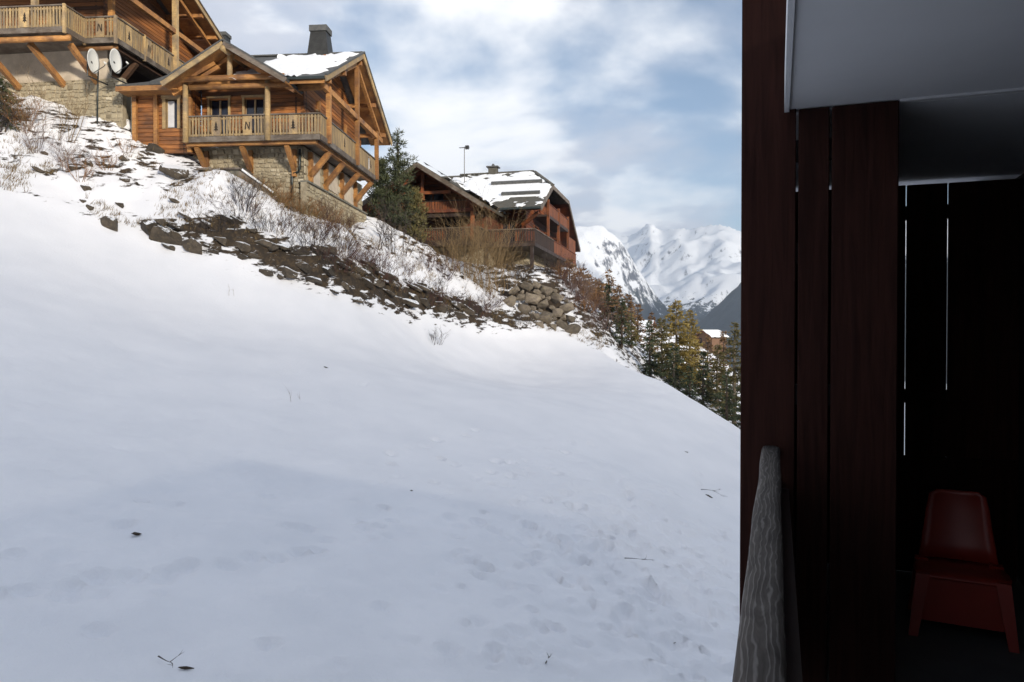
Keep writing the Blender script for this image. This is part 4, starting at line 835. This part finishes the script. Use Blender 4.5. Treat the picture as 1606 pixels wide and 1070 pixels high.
def conifer(loc, h, rad, leaf, label, seed, name='conifer', bark='bark', lean=0., dens=1., low=.06, taper=.85, group='conifers along the meadow edge', blade=.20, thin=1., cat='tree', droop=.25):
    rr = random.Random(seed); T = empty(name, loc); tag(T, label, cat, group)
    top = Vector((lean*h, 0, h)); tr = MB(); tr.tube([(0,0,-.6),top*.35,top*.7,top], [h*.022+.03,h*.016+.02,h*.009+.012,.012], 7, False); tr.build('trunk', bark, T, True)
    vs, fs, tn = [], [], []; lev = int(h/.17*dens); br = MB()
    for i in range(lev):
        t = low+(1-low)*(i+rr.random())/lev; z = t*h; L0 = rad*((1-t)**taper)*(1 if t > low+.08 else .6+.4*rr.random())+.06; c = top*t
        for b_ in range(rr.choice((4,5,6))):
            a = rr.random()*6.283; L = L0*rr.uniform(.45,1.15); dr = Vector((math.cos(a), math.sin(a), rr.uniform(-.1,.25)-droop*(1-t)))
            br.tube([c, c+dr*L*.9], [.012+.01*L, .004], 3, False)
            for s in range(max(2, int(L/.13*thin))):
                u = (s+rr.random())/max(2, int(L/.13*thin)); p_ = c+dr*L*(.12+.9*u)+Vector((0,0,-.10*L*u*u))
                for w in range(4):
                    d1 = (dr+Vector((rr.gauss(0,.6), rr.gauss(0,.6), rr.gauss(-.05,.5)))).normalized(); d2 = d1.cross(Vector((rr.gauss(0,1), rr.gauss(0,1), rr.gauss(0,1)))).normalized()
                    ln = blade*rr.uniform(.7,1.4); wd = blade*.11*rr.uniform(.7,1.4); k = len(vs)
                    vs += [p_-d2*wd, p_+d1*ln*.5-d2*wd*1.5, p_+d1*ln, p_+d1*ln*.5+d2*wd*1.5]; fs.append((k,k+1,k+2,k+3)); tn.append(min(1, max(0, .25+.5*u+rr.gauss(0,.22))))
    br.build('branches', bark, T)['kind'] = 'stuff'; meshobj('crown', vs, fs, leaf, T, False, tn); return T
def clump_pine(loc, h, rad, label, seed, nb=46, leaf='pine_leaf', low=.05, blade=.26, per=62, topthin=True, name='pine_tree'):
    rr = random.Random(seed); T = empty(name, loc); tag(T, label, 'tree', 'pines between the chalets')
    tr = MB(); top = Vector((rr.uniform(-.05,.05)*h, 0, h)); tr.tube([(0,0,-.6),top*.4,top*.75,top], [.16,.12,.07,.02], 7, False); br = MB(); vs, fs, tn = [], [], []
    for i in range(nb):
        t = low+(1-low)*(i+.5)/nb; c = top*t*.96; a = i*2.4+rr.random(); L = rad*(1-t**1.6*.75)*rr.uniform(.5,1.1)*(.7 if t > .8 else 1)
        e = c+Vector((math.cos(a)*L, math.sin(a)*L, L*.35*rr.random())); br.tube([c, c.lerp(e,.5)-Vector((0,0,.05)), e], [.035,.025,.012], 4, False)
        for q in range(1 if (topthin and t > .75) else 3):
            cc_ = c.lerp(e, 1-.3*q)+Vector((rr.gauss(0,.12), rr.gauss(0,.12), rr.gauss(0,.1))); R0 = rr.uniform(.22,.42)*(.8 if t > .75 else 1.15)
            for s in range(per):
                d = Vector((rr.gauss(0,1), rr.gauss(0,1), rr.gauss(.25,.8))).normalized(); p_ = cc_+d*R0*rr.random()**.5; d1 = (d+Vector((0,0,.4))+Vector((rr.gauss(0,.4), rr.gauss(0,.4), rr.gauss(0,.3)))).normalized(); d2 = d1.cross(Vector((rr.gauss(0,1), rr.gauss(0,1), rr.gauss(0,1)))).normalized()
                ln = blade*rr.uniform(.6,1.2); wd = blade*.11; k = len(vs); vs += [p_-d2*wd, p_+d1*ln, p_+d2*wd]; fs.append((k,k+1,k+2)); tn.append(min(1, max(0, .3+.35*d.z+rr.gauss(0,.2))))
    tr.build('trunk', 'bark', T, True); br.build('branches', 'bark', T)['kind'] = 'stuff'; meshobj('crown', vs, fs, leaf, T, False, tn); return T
p = P(628,395,50); clump_pine((p.x,p.y,gz(p.x,p.y)), 6.9, 1.5, 'tall dark pine with a sparse tufted top between the two wooden chalets', 3, nb=38)
p = P(600,372,49.5); clump_pine((p.x,p.y,gz(p.x,p.y)), 4.1, 1.35, 'lower dense dark pine against the corner of the stone base', 4, nb=28, topthin=False)
p = P(650,400,51); clump_pine((p.x,p.y,gz(p.x,p.y)), 3.6, 1.1, 'short olive pine in front of the red-brown gable', 5, nb=20, leaf='olive_leaf', topthin=False)
# conifers on the right, beyond the crest: (px of trunk, py of top, Y, radius, leaf, label)
con = [(953,446,56,.85,'fir_leaf','slim dark fir with a bare leader at the meadow corner'),(975,468,55,.80,'fir_leaf','dark green fir standing right beside the slim one with the bare leader'),
 (990,492,58,.7,'olive_leaf','small olive fir behind the pair of dark firs'),(1019,505,54,.85,'fir_leaf','narrow dark fir alone in front of the snow patch'),
 (1038,498,58,1.0,'olive_leaf','dull olive larch left of the golden one'),(1061,472,60,1.45,'gold_leaf','tall golden-olive larch standing above the others'),
 (1082,488,62,1.2,'gold_leaf','second golden larch leaning against the tall one'),(1057,540,52,.9,'fir_leaf','low dark fir at the foot of the golden larches'),
 (1103,552,50,.95,'fir_leaf','dark fir with drooping skirt on the lower crest'),(1125,540,56,1.1,'olive_leaf','olive-brown larch below the snow-roofed house'),
 (1152,508,52,1.0,'olive_leaf','tall thin-crowned larch beside the dark timber post'),(1140,585,46,.8,'fir_leaf','short dark fir by the dark timber post'),(1082,575,49,.7,'fir_leaf','stunted fir on the crest line'),
 (1172,560,47,1.0,'fir_leaf','dark fir half hidden by the timber post')]
for i, (px, pt_, Y, rd, lf, lab) in enumerate(con):
    x = (px-CX)/F_PX*Y; zb = gz(x, Y); h = (HOR-pt_)/F_PX*Y-zb
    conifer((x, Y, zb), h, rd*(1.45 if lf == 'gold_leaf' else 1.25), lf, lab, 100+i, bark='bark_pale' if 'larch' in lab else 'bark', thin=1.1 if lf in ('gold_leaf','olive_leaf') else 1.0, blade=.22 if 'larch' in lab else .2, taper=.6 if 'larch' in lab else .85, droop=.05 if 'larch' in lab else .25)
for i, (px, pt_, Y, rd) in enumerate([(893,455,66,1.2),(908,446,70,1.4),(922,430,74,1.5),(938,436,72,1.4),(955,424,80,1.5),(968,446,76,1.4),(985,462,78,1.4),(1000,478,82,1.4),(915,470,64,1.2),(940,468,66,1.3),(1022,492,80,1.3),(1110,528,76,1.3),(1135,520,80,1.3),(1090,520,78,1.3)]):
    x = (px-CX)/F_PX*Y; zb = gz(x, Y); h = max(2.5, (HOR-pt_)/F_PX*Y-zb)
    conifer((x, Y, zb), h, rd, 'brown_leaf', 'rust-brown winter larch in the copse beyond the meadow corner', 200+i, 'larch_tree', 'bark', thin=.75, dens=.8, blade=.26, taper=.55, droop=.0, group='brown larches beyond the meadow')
# shrubs
sh = [(385,388,34.9,1.7,18,.75,'twig_dark','spiky dark bare shrub fanning up from the rocky embankment',3),(618,455,43.4,2.5,14,.5,'twig_dark','thin dark sapling cluster on the snow hump before the red-brown chalet',3),
 (595,440,42.5,2.3,4,.25,'twig_dark','upright thin sapling left of the sapling cluster',2),
 (108,272,34.5,1.5,22,.9,'twig_mauve','mauve tangle of bare twigs on the snow below the dishes',3),(60,240,34.8,1.4,18,.9,'twig_mauve','mauve tangle of bare twigs above the brown earth streak',3),(128,300,34.2,1.2,14,.8,'twig_orange','orange dry shrub beside the mauve twigs',3),
 (445,335,37.0,.95,30,.7,'twig_orange','rust-orange shrub against the foot of the stone base',3),(475,338,37.2,.9,22,.8,'twig_tan','tan shrub right of the rust-orange one',3),(420,325,36.8,.8,20,.8,'twig_tan','tan dry shrub below the drainpipe of the stone base',3),
 (515,365,39,1.1,26,.9,'twig_red','dark red bramble at the corner of the stone base',3),(545,372,41,1.1,26,.9,'twig_red','dark red bramble under the side brackets',3),(500,395,36.0,1.0,26,.9,'twig_red','dark red bramble hanging over the embankment rocks',3),
 (700,480,47,1.4,26,.9,'twig_red','purple-red bramble on the bare earth by the boulder wall',3),(670,470,45.5,1.2,22,.9,'twig_red','purple-red bramble above the snow ledge',3),(575,455,38.3,1.0,28,.9,'twig_red','dark bramble spilling down the dark embankment',3),(545,440,37.3,1.0,28,.9,'twig_red','dark bramble on top of the dark embankment',3),
 (735,462,49.5,3.9,34,.35,'twig_tan','tall tan leafless willow in front of the lower balconies',3),(762,465,50,4.2,38,.35,'twig_tan','tallest tan leafless willow before the red-brown chalet',3),(785,455,51,3.6,26,.35,'twig_tan','tan leafless willow rising beside the boulder wall',3),(710,440,49,2.6,22,.5,'twig_tan','lower tan thicket at the edge of the snow hump',3),
 (880,470,54.5,1.5,24,.8,'twig_red','brown bramble over the right end of the boulder wall',3),(905,500,54,1.6,26,.8,'twig_red','brown bramble below the snow ledge by the firs',3),(925,510,54,1.4,24,.8,'twig_mauve','grey-brown thicket between boulder wall and firs',3),(860,435,54.5,1.3,20,.9,'twig_dark','dark thicket under the end of the red balcony',3),(822,440,53,1.2,20,.9,'twig_dark','dark thicket at the top of the boulder wall',3),
 (40,95,35.6,1.6,26,.8,'twig_orange','brown twiggy bush before the plastered wall under the balcony',3),(85,110,35.8,2.4,18,.5,'twig_tan','leafless tan bush in front of the stone wall left of the dishes',3),
 (200,235,36.5,.7,16,.9,'twig_orange','low orange dry clump at the foot of the stone wall',2),(170,268,35.4,.8,20,.9,'twig_orange','low orange dry clump under the snow tongue',2),(0,205,35.3,1.2,26,.9,'twig_dark','dark bush at the upper snow edge under the first chalet',3),(20,185,35.8,1.0,22,.9,'twig_dark','second dark bush behind the snow edge under the first chalet',3)]
for i, (px, py, Y, h, st, sp, mt, lab, dp) in enumerate(sh):
    x = (px-CX)/F_PX*Y; r0 = .011 if h < 2 else .014
    bush((x, Y, gz(x, Y)), h, st, sp, mt, lab, 300+i, depth=dp, kids=3, r=r0*(1.7 if mt == 'twig_dark' else 1.3), base=.12 if h < 2 else .35)
for i in range(30):
    al = 4.3+6.6*(i+random.random())/30; q = edge_pt(al, random.uniform(-.1, 1.2)); bush((q[0], q[1], gz(q[0], q[1])), random.uniform(.6,1.1), 22, 1.0, random.choice(('twig_dark','twig_red','twig_red')), 'low dark bramble growing among boulders '+stretch(al), 600+i, depth=3, kids=3, r=.014, group='low brambles on the embankment', base=.3)
for i, (px, py, Y) in enumerate([(890,462,54.3),(905,478,54.2),(918,490,54.0),(932,502,53.8),(898,488,53.2),(912,505,53),(895,512,52.4),(930,522,52.6),(880,450,54.6),(945,512,54)]):
    x = (px-CX)/F_PX*Y; bush((x, Y, gz(x, Y)), random.uniform(1.0,1.7), 26, .9, ('twig_red','twig_mauve','twig_orange')[i % 3], 'tangled brown bramble on the slope between the boulder wall and the firs', 650+i, depth=3, kids=3, r=.015, group='brambles right of the boulder wall', base=.4)
for i, (px, py, Y) in enumerate([(405,315,36.9),(432,325,37.0),(460,335,37.0),(490,345,37.3),(505,352,38.5),(530,358,40.5),(470,322,37.1),(520,352,41)]):
    x = (px-CX)/F_PX*Y; bush((x, Y, gz(x, Y)), random.uniform(.45,.8), 30, .9, ('twig_orange','twig_tan')[i % 2], 'dry tawny brush crowding the foot of the stone base', 670+i, depth=3, kids=3, r=.013, group='tawny brush at the stone base', base=.4)
p = on_ground(682,538); bush(p, .75, 16, .55, 'twig_dark', 'small dark shrub sticking out of the open snow below the bank', 400, depth=2, kids=3, r=.014)
p = on_ground(475,635); bush(p, .75, 2, .15, 'twig_mauve', 'single thin stem rising from the open meadow snow', 401, depth=1, kids=2, r=.008)
p = on_ground(365,462); bush(p, .5, 2, .2, 'twig_tan', 'thin stalk in the snow just below the rocky bank', 402, depth=1, kids=2, r=.007)
# evergreen bush at the left edge
x = (0-CX)/F_PX*35.6; conifer((x, 35.6, gz(x, 35.6)-.2), 2.6, 1.1, 'pine_leaf', 'dark evergreen bush under the balcony of the highest chalet', 500, 'evergreen_bush', thin=1.3, taper=.5, cat='bush')
# dry grass and twiggy scrub on the bank
def dry_grass():
    rr = np.random.default_rng(3); vs, fs = [], []; n_ = 0
    al = rr.uniform(.0, 12.6, 5200); off = np.abs(rr.normal(0, 3.2, 5200))+.1
    pts = np.array([edge_pt(a, o) for a, o in zip(al, off)]); keep = fbm(pts[:,0], pts[:,1], .6, 77)+.10*(al > 4)-.05*(off > 4) > .02
    pts = pts[keep]; z = ground_z(pts[:,0], pts[:,1])
    for (x, y), zz in zip(pts, z):
        for b_ in range(5):
            a = rr.uniform(0, 6.28); h = rr.uniform(.10,.34); dx, dy = rr.normal(0,.10)+.08, rr.normal(0,.10)-.03; w = .012; ox, oy = rr.normal(0,.08,2); k = len(vs)
            vs += [(x+ox-w*math.cos(a), y+oy-w*math.sin(a), zz-.03), (x+ox+w*math.cos(a), y+oy+w*math.sin(a), zz-.03), (x+ox+dx*h*4, y+oy+dy*h*4, zz+h*.8)]; fs.append((k,k+1,k+2))
    return tag(meshobj('dry_grass', vs, fs, 'dry_grass'), 'dry tan grass showing through the snow of the embankment', 'grass', kind='stuff')
dry_grass()
# clods, sticks and leaves on the meadow snow
def clod(px, py, s, label, long=1.6):
    p = on_ground(px, py); o = inst('clod', rocks[(px*7) % 7], None, p+Vector((0,0,s*.15)), (random.uniform(-.3,.3), .2, random.uniform(-.8,.8)), (s*long, s*.7, s*.6)); o.data = clod_meshes[px % 3]; return tag(o, label, 'clod', None)
clod_meshes = [rock_mesh(40+i, 2, .6, (1,.6,.6)) for i in range(3)]
for q in clod_meshes: q.materials.append(MATS['earth'])
for px, py, s, lab in ((210,840,.08,'dark clod of earth lying in the snow near the dimpled tracks'),(1112,780,.10,'dark splayed clod in the snow close to the timber post'),(510,577,.08,'tiny dark lump in the smooth middle of the meadow'),(645,773,.055,'tiny dark lump beside the faint trampled patch'),
                       (495,446,.13,'small dark stone rolled just below the rocky bank'),(290,1058,.06,'dark leaf-like scrap half sunk in the foreground snow'),(312,866,.022,'pinhead speck of earth right of the dark clod'),(1078,711,.06,'small dark speck near the crest of the meadow'),(1060,1015,.03,'small dark speck in the trampled snow')):
    clod(px, py, s, lab)
def stick(px, py, L, ang, label, seed):
    p = on_ground(px, py); mb = MB(); rr = random.Random(seed); d = Vector((math.cos(ang), math.sin(ang), .05)); twigs(mb, Vector((0,0,.02)), d, L, .012, 2, rr, .4, 2); o = mb.build('twig', 'twig_dark'); o.location = p; tag(o, label, 'twig')
stick(980,880,.45,-.5,'thin dark twig lying across the trampled snow',1); stick(1100,770,.6,-.7,'short twig lying by the splayed clod',2); stick(245,1040,.3,-.8,'short twig lying in the foreground snow',3); stick(856,1050,.25,1.3,'stub of a twig standing in the foreground snow',4)

# ------------------------------------------------------------------ the residence the picture is taken from
# local x along the facade (away from the camera), y towards the inside, negated for a right-handed frame
fx = Vector((.335,.942,0)).normalized(); brz = math.atan2(fx.y, fx.x)
def LB(a, c): return (a, -c)           # along, inward -> local x, y
FL, CE = -1.55, .975
B = empty('apartment_building', (0,0,0), brz); tag(B, 'dark timber-clad residence with grey balcony ceiling at the edge of the snow meadow', 'building')
def bbox(name, mat, a0, a1, c0, c1, z0, z1, parent=B):
    return part(name, mat, parent, lambda mb: mb.box((a0,-c1,z0), (a1,-c0,z1)))
bbox('wall', 'dark_wall', -22, 5.6, 1.42, 12, -16, 1.15)
bbox('roof', 'slate', -22.5, 5.7, .05, 12.3, 1.18, 1.32)
bbox('balcony_floor', 'floor_tile', -6, 5.6, -.10, 1.42, FL-.2, FL)
cl = bbox('balcony_ceiling', 'grey_paint', -6, 3.53, .045, 1.42, CE, CE+.2)
bbox('edge_trim', 'grey_paint', -6, 3.53, .025, .045, CE-.012, CE+.16, cl)
bbox('joint_strip', 'white_trim', 3.505, 3.53, .48, 1.42, CE-.010, CE, cl)
bbox('balcony_ceiling', 'dark_wall', 3.56, 5.6, .045, 1.42, CE-.004, CE+.2).data.materials[0] = MATS['grey_paint']
for z in (-4.4, -7.2): bbox('lower_balcony', 'floor_tile', -6, 5.6, -.05, 1.42, z-.2, z)
for a in (5.6,): bbox('corner_post', 'stain', a-.02, a+.12, 1.2, 1.415, -9, 1.1)
def board_mesh(w, t, h, mat, seed):
    mb = MB().box((-t/2,-w/2,0), (t/2,w/2,h)); bm = bmesh.new(); vs = [bm.verts.new(v_) for v_ in mb.v]
    for f in mb.f: bm.faces.new([vs[i] for i in f])
    bmesh.ops.bevel(bm, geom=bm.edges[:], offset=.004, segments=1, affect='EDGES'); me_ = bpy.data.meshes.new('board'); bm.to_mesh(me_); bm.free(); me_.materials.append(MATS[mat]); return me_
def screen(a, boards, z0, z1, label, battens):
    T = empty('privacy_screen', (fx*a)+Vector((0,0,z0)), brz); tag(T, label, 'screen', None)
    for c0, c1, b0, b1 in boards: inst('board', board_mesh(c1-c0, .03, b1-b0, 'stain', 1), T, (-.04 if b1 < 0 else 0, -(c0+c1)/2, b0-z0))
    for c0, c1, zz in battens: part('batten', 'stain_h', T, lambda mb: mb.box((.017,-c1,zz-z0-.045), (.055,-c0,zz-z0+.045)))
    return T
screen(3.52, [(-.155,.074,-9,1.9),(.084,.209,FL-.05,CE-.004),(.219,.478,FL-.05,CE-.004)], -9, 4.5, 'dark brown board screen whose outermost board runs past the balcony ceiling', [(-.1,.47,.80),(-.1,.47,-.28),(-.1,.47,-1.2)])
screen(5.42, [(-.06,.296,FL+.02,CE-.03),(.30,.7795,FL+.02,CE-.03),(.786,1.017,FL+.02,CE-.03),(1.0235,1.415,FL+.02,CE-.03),(.32,1.40,FL+.004,-.80),(.93,1.12,-.795,-.44)], FL+.02, CE, 'almost black board screen with slits of daylight behind the red chair', [(.32,1.4,.77),(.32,1.4,-.42)])
bay = empty('bay_shade_boards', fx*3.6+Vector((0,0,FL)), brz); tag(bay, 'dark upright boards, unseen, added to shade the neighbouring bay behind the board screen', 'screen')  # hidden boards added to keep daylight off the chair bay
for k in range(9): inst('board', board_mesh(.03, .196, CE-FL-.03, 'stain', 5), bay, (.1+k*.201, -.03, .0))
for zz in (.4, 1.9): part('batten', 'stain_h', bay, lambda mb: mb.box((0,-.10,zz-.05), (1.8,-.048,zz+.05)))
# handrail and balustrade under the camera
Rl = empty('balcony_railing', (0,0,FL), brz); tag(Rl, 'balcony railing of dark boards with weathered grey-brown split handrail', 'railing')
m, n, l, b = newmat('weathered_rail'); v = ncoord(n, l, (1.0, 9, 9), False); g = nnoise(n, l, v, 3.2, 8, .62, 1.6); v2 = ncoord(n, l, (1.2,60,60), False); gg = nnoise(n, l, v2, 2, 5, .7, .5)
wv = n.new('ShaderNodeTexWave'); wv.wave_type = 'BANDS'; wv.bands_direction = 'Y'; wv.inputs['Scale'].default_value = 3.2; wv.inputs['Distortion'].default_value = 15; wv.inputs['Detail'].default_value = 3; wv.inputs['Detail Scale'].default_value = .8
l.new(ncoord(n, l, (1.5, 8, 8), False), wv.inputs['Vector'])
col = nmix(n, l, nramp(n, l, g, .35, .65), (.036,.029,.025), (.10,.086,.076)); col = nmix(n, l, nramp(n, l, nmix(n, l, .45, wv.outputs[0], g), .62, .82, 0, .6), col, (.27,.25,.235)); col = nmix(n, l, nramp(n, l, gg, .55, .75, 0, .5), col, (.05,.04,.035))
l.new(col, b.inputs['Base Color']); b.inputs['Roughness'].default_value = .8; nbump(n, l, b, nmix(n, l, .6, wv.outputs[0], gg), .25, .004)
def handrail(mb):
    N = 90; prof = [(-.038,-.05),(.038,-.05),(.041,-.004),(.035,.011),(.018,.015),(-.018,.015),(-.035,.011),(-.041,-.004)]; k = len(prof)
    for i in range(N+1):
        a = -3+6.49*i/N; w = .94+.02*mn.noise(Vector((a*1.7,0,3)))+.02*mn.noise(Vector((a*6,1,3)))
        for y, z in prof: mb.v.append(Vector((a, y*w+.024+.003*mn.noise(Vector((a*2,5,1))), -.52-FL+z*w)))
    for i in range(N):
        for j in range(k): mb.f.append((i*k+j, (i+1)*k+j, (i+1)*k+(j+1) % k, i*k+(j+1) % k))
    mb.f.append(tuple(range(k))); mb.f.append(tuple(N*k+j for j in range(k))[::-1]); mb.t += [.5]*len(mb.f)
hr_ = part('handrail', 'weathered_rail', Rl, handrail, True)
for q in hr_.data.polygons[-2:]: q.use_smooth = False
bm_ = board_mesh(.14, .022, .80, 'stain', 3); a = -2.9
bme = bpy.data.meshes.new('board'); bme = board_mesh(.022, .14, .80, 'stain', 3)
while a < 3.45: inst('board', bme, Rl, (a, .005, .10)); a += .158
for z in (.22,.82): part('rail_bar', 'stain_h', Rl, lambda mb: mb.box((-3,-.05,z-.04), (3.48,-.008,z+.04)))
# red plastic chair in the neighbouring bay
def chair():
    p = fx*4.42+Vector((fx.y,-fx.x,0))*.90; T = empty('plastic_chair', (p.x,p.y,FL), brz+R(172)); T.scale = (.9,1.05,.93); tag(T, 'small red plastic chair with tall tapered back on the neighbouring balcony', 'chair')
    def shell(name, rows, th):         # rows of (y, z, half width, crown) swept into a curved plastic sheet
        mb = MB(); K = 9; top = []
        for y, z, w, cr in rows:
            for j in range(K): t = j/(K-1)*2-1; top.append(Vector((cr*(1-t*t)+y, w*t, z)))
        n_ = len(rows); fs = [(i*K+j, i*K+j+1, (i+1)*K+j+1, (i+1)*K+j) for i in range(n_-1) for j in range(K-1)]
        me_ = meshobj(name, top, fs, 'red_plastic', T, True); md = me_.modifiers.new('thickness', 'SOLIDIFY'); md.thickness = th; return me_
    shell('seat', [(.20,.335,.19,.0),(.12,.345,.205,.0),(0,.335,.205,.0),(-.14,.325,.195,.0),(-.20,.335,.18,0)], .014)
    shell('backrest', [(-.19,.335,.175,-.03),(-.215,.42,.165,-.035),(-.235,.52,.15,-.035),(-.255,.62,.14,-.03),(-.265,.70,.125,-.025),(-.268,.725,.09,-.02)], .014)
    for sx in (-1, 1):
        for x0, x1 in ((.17,.21),(-.17,-.23)): part('leg', 'red_plastic', T, lambda mb: mb.add([(x1-.02,sx*.205-.02,0),(x1+.02,sx*.205-.02,0),(x1+.02,sx*.205+.02,0),(x1-.02,sx*.205+.02,0),(x0-.03,sx*.165-.03,.34),(x0+.03,sx*.165-.03,.34),(x0+.03,sx*.165+.03,.34),(x0-.03,sx*.165+.03,.34)], [(0,3,2,1),(4,5,6,7),(0,1,5,4),(1,2,6,5),(2,3,7,6),(3,0,4,7)]))
        part('apron', 'red_plastic', T, lambda mb: mb.box((-.17,sx*.17-.008,.09), (.17,sx*.17+.008,.33)))
    part('front_apron', 'red_plastic', T, lambda mb: mb.box((.16,-.17,.08), (.176,.17,.335)))
chair()

# ------------------------------------------------------------------ mountain air
def haze():
    bpy.context.view_layer.update(); lo = 1e9; hi = -1e9
    for o in bpy.data.objects:
        if o.type == 'MESH':
            for c in o.bound_box:
                z = (o.matrix_world @ Vector(c)).z; lo = min(lo, z); hi = max(hi, z)
    mb = MB().box((-2800,-1300,lo-1), (4800,9900,hi+30)); m, n, l, b = newmat('haze'); n.remove(b); v = n.new('ShaderNodeVolumePrincipled')
    v.inputs['Color'].default_value = (.66,.80,1,1); v.inputs['Density'].default_value = HAZE; v.inputs['Anisotropy'].default_value = .2
    l.new(v.outputs[0], n['Material Output'].inputs['Volume']); tag(mb.build('haze', 'haze'), None, kind='stuff')
HAZE = 9e-5
haze()
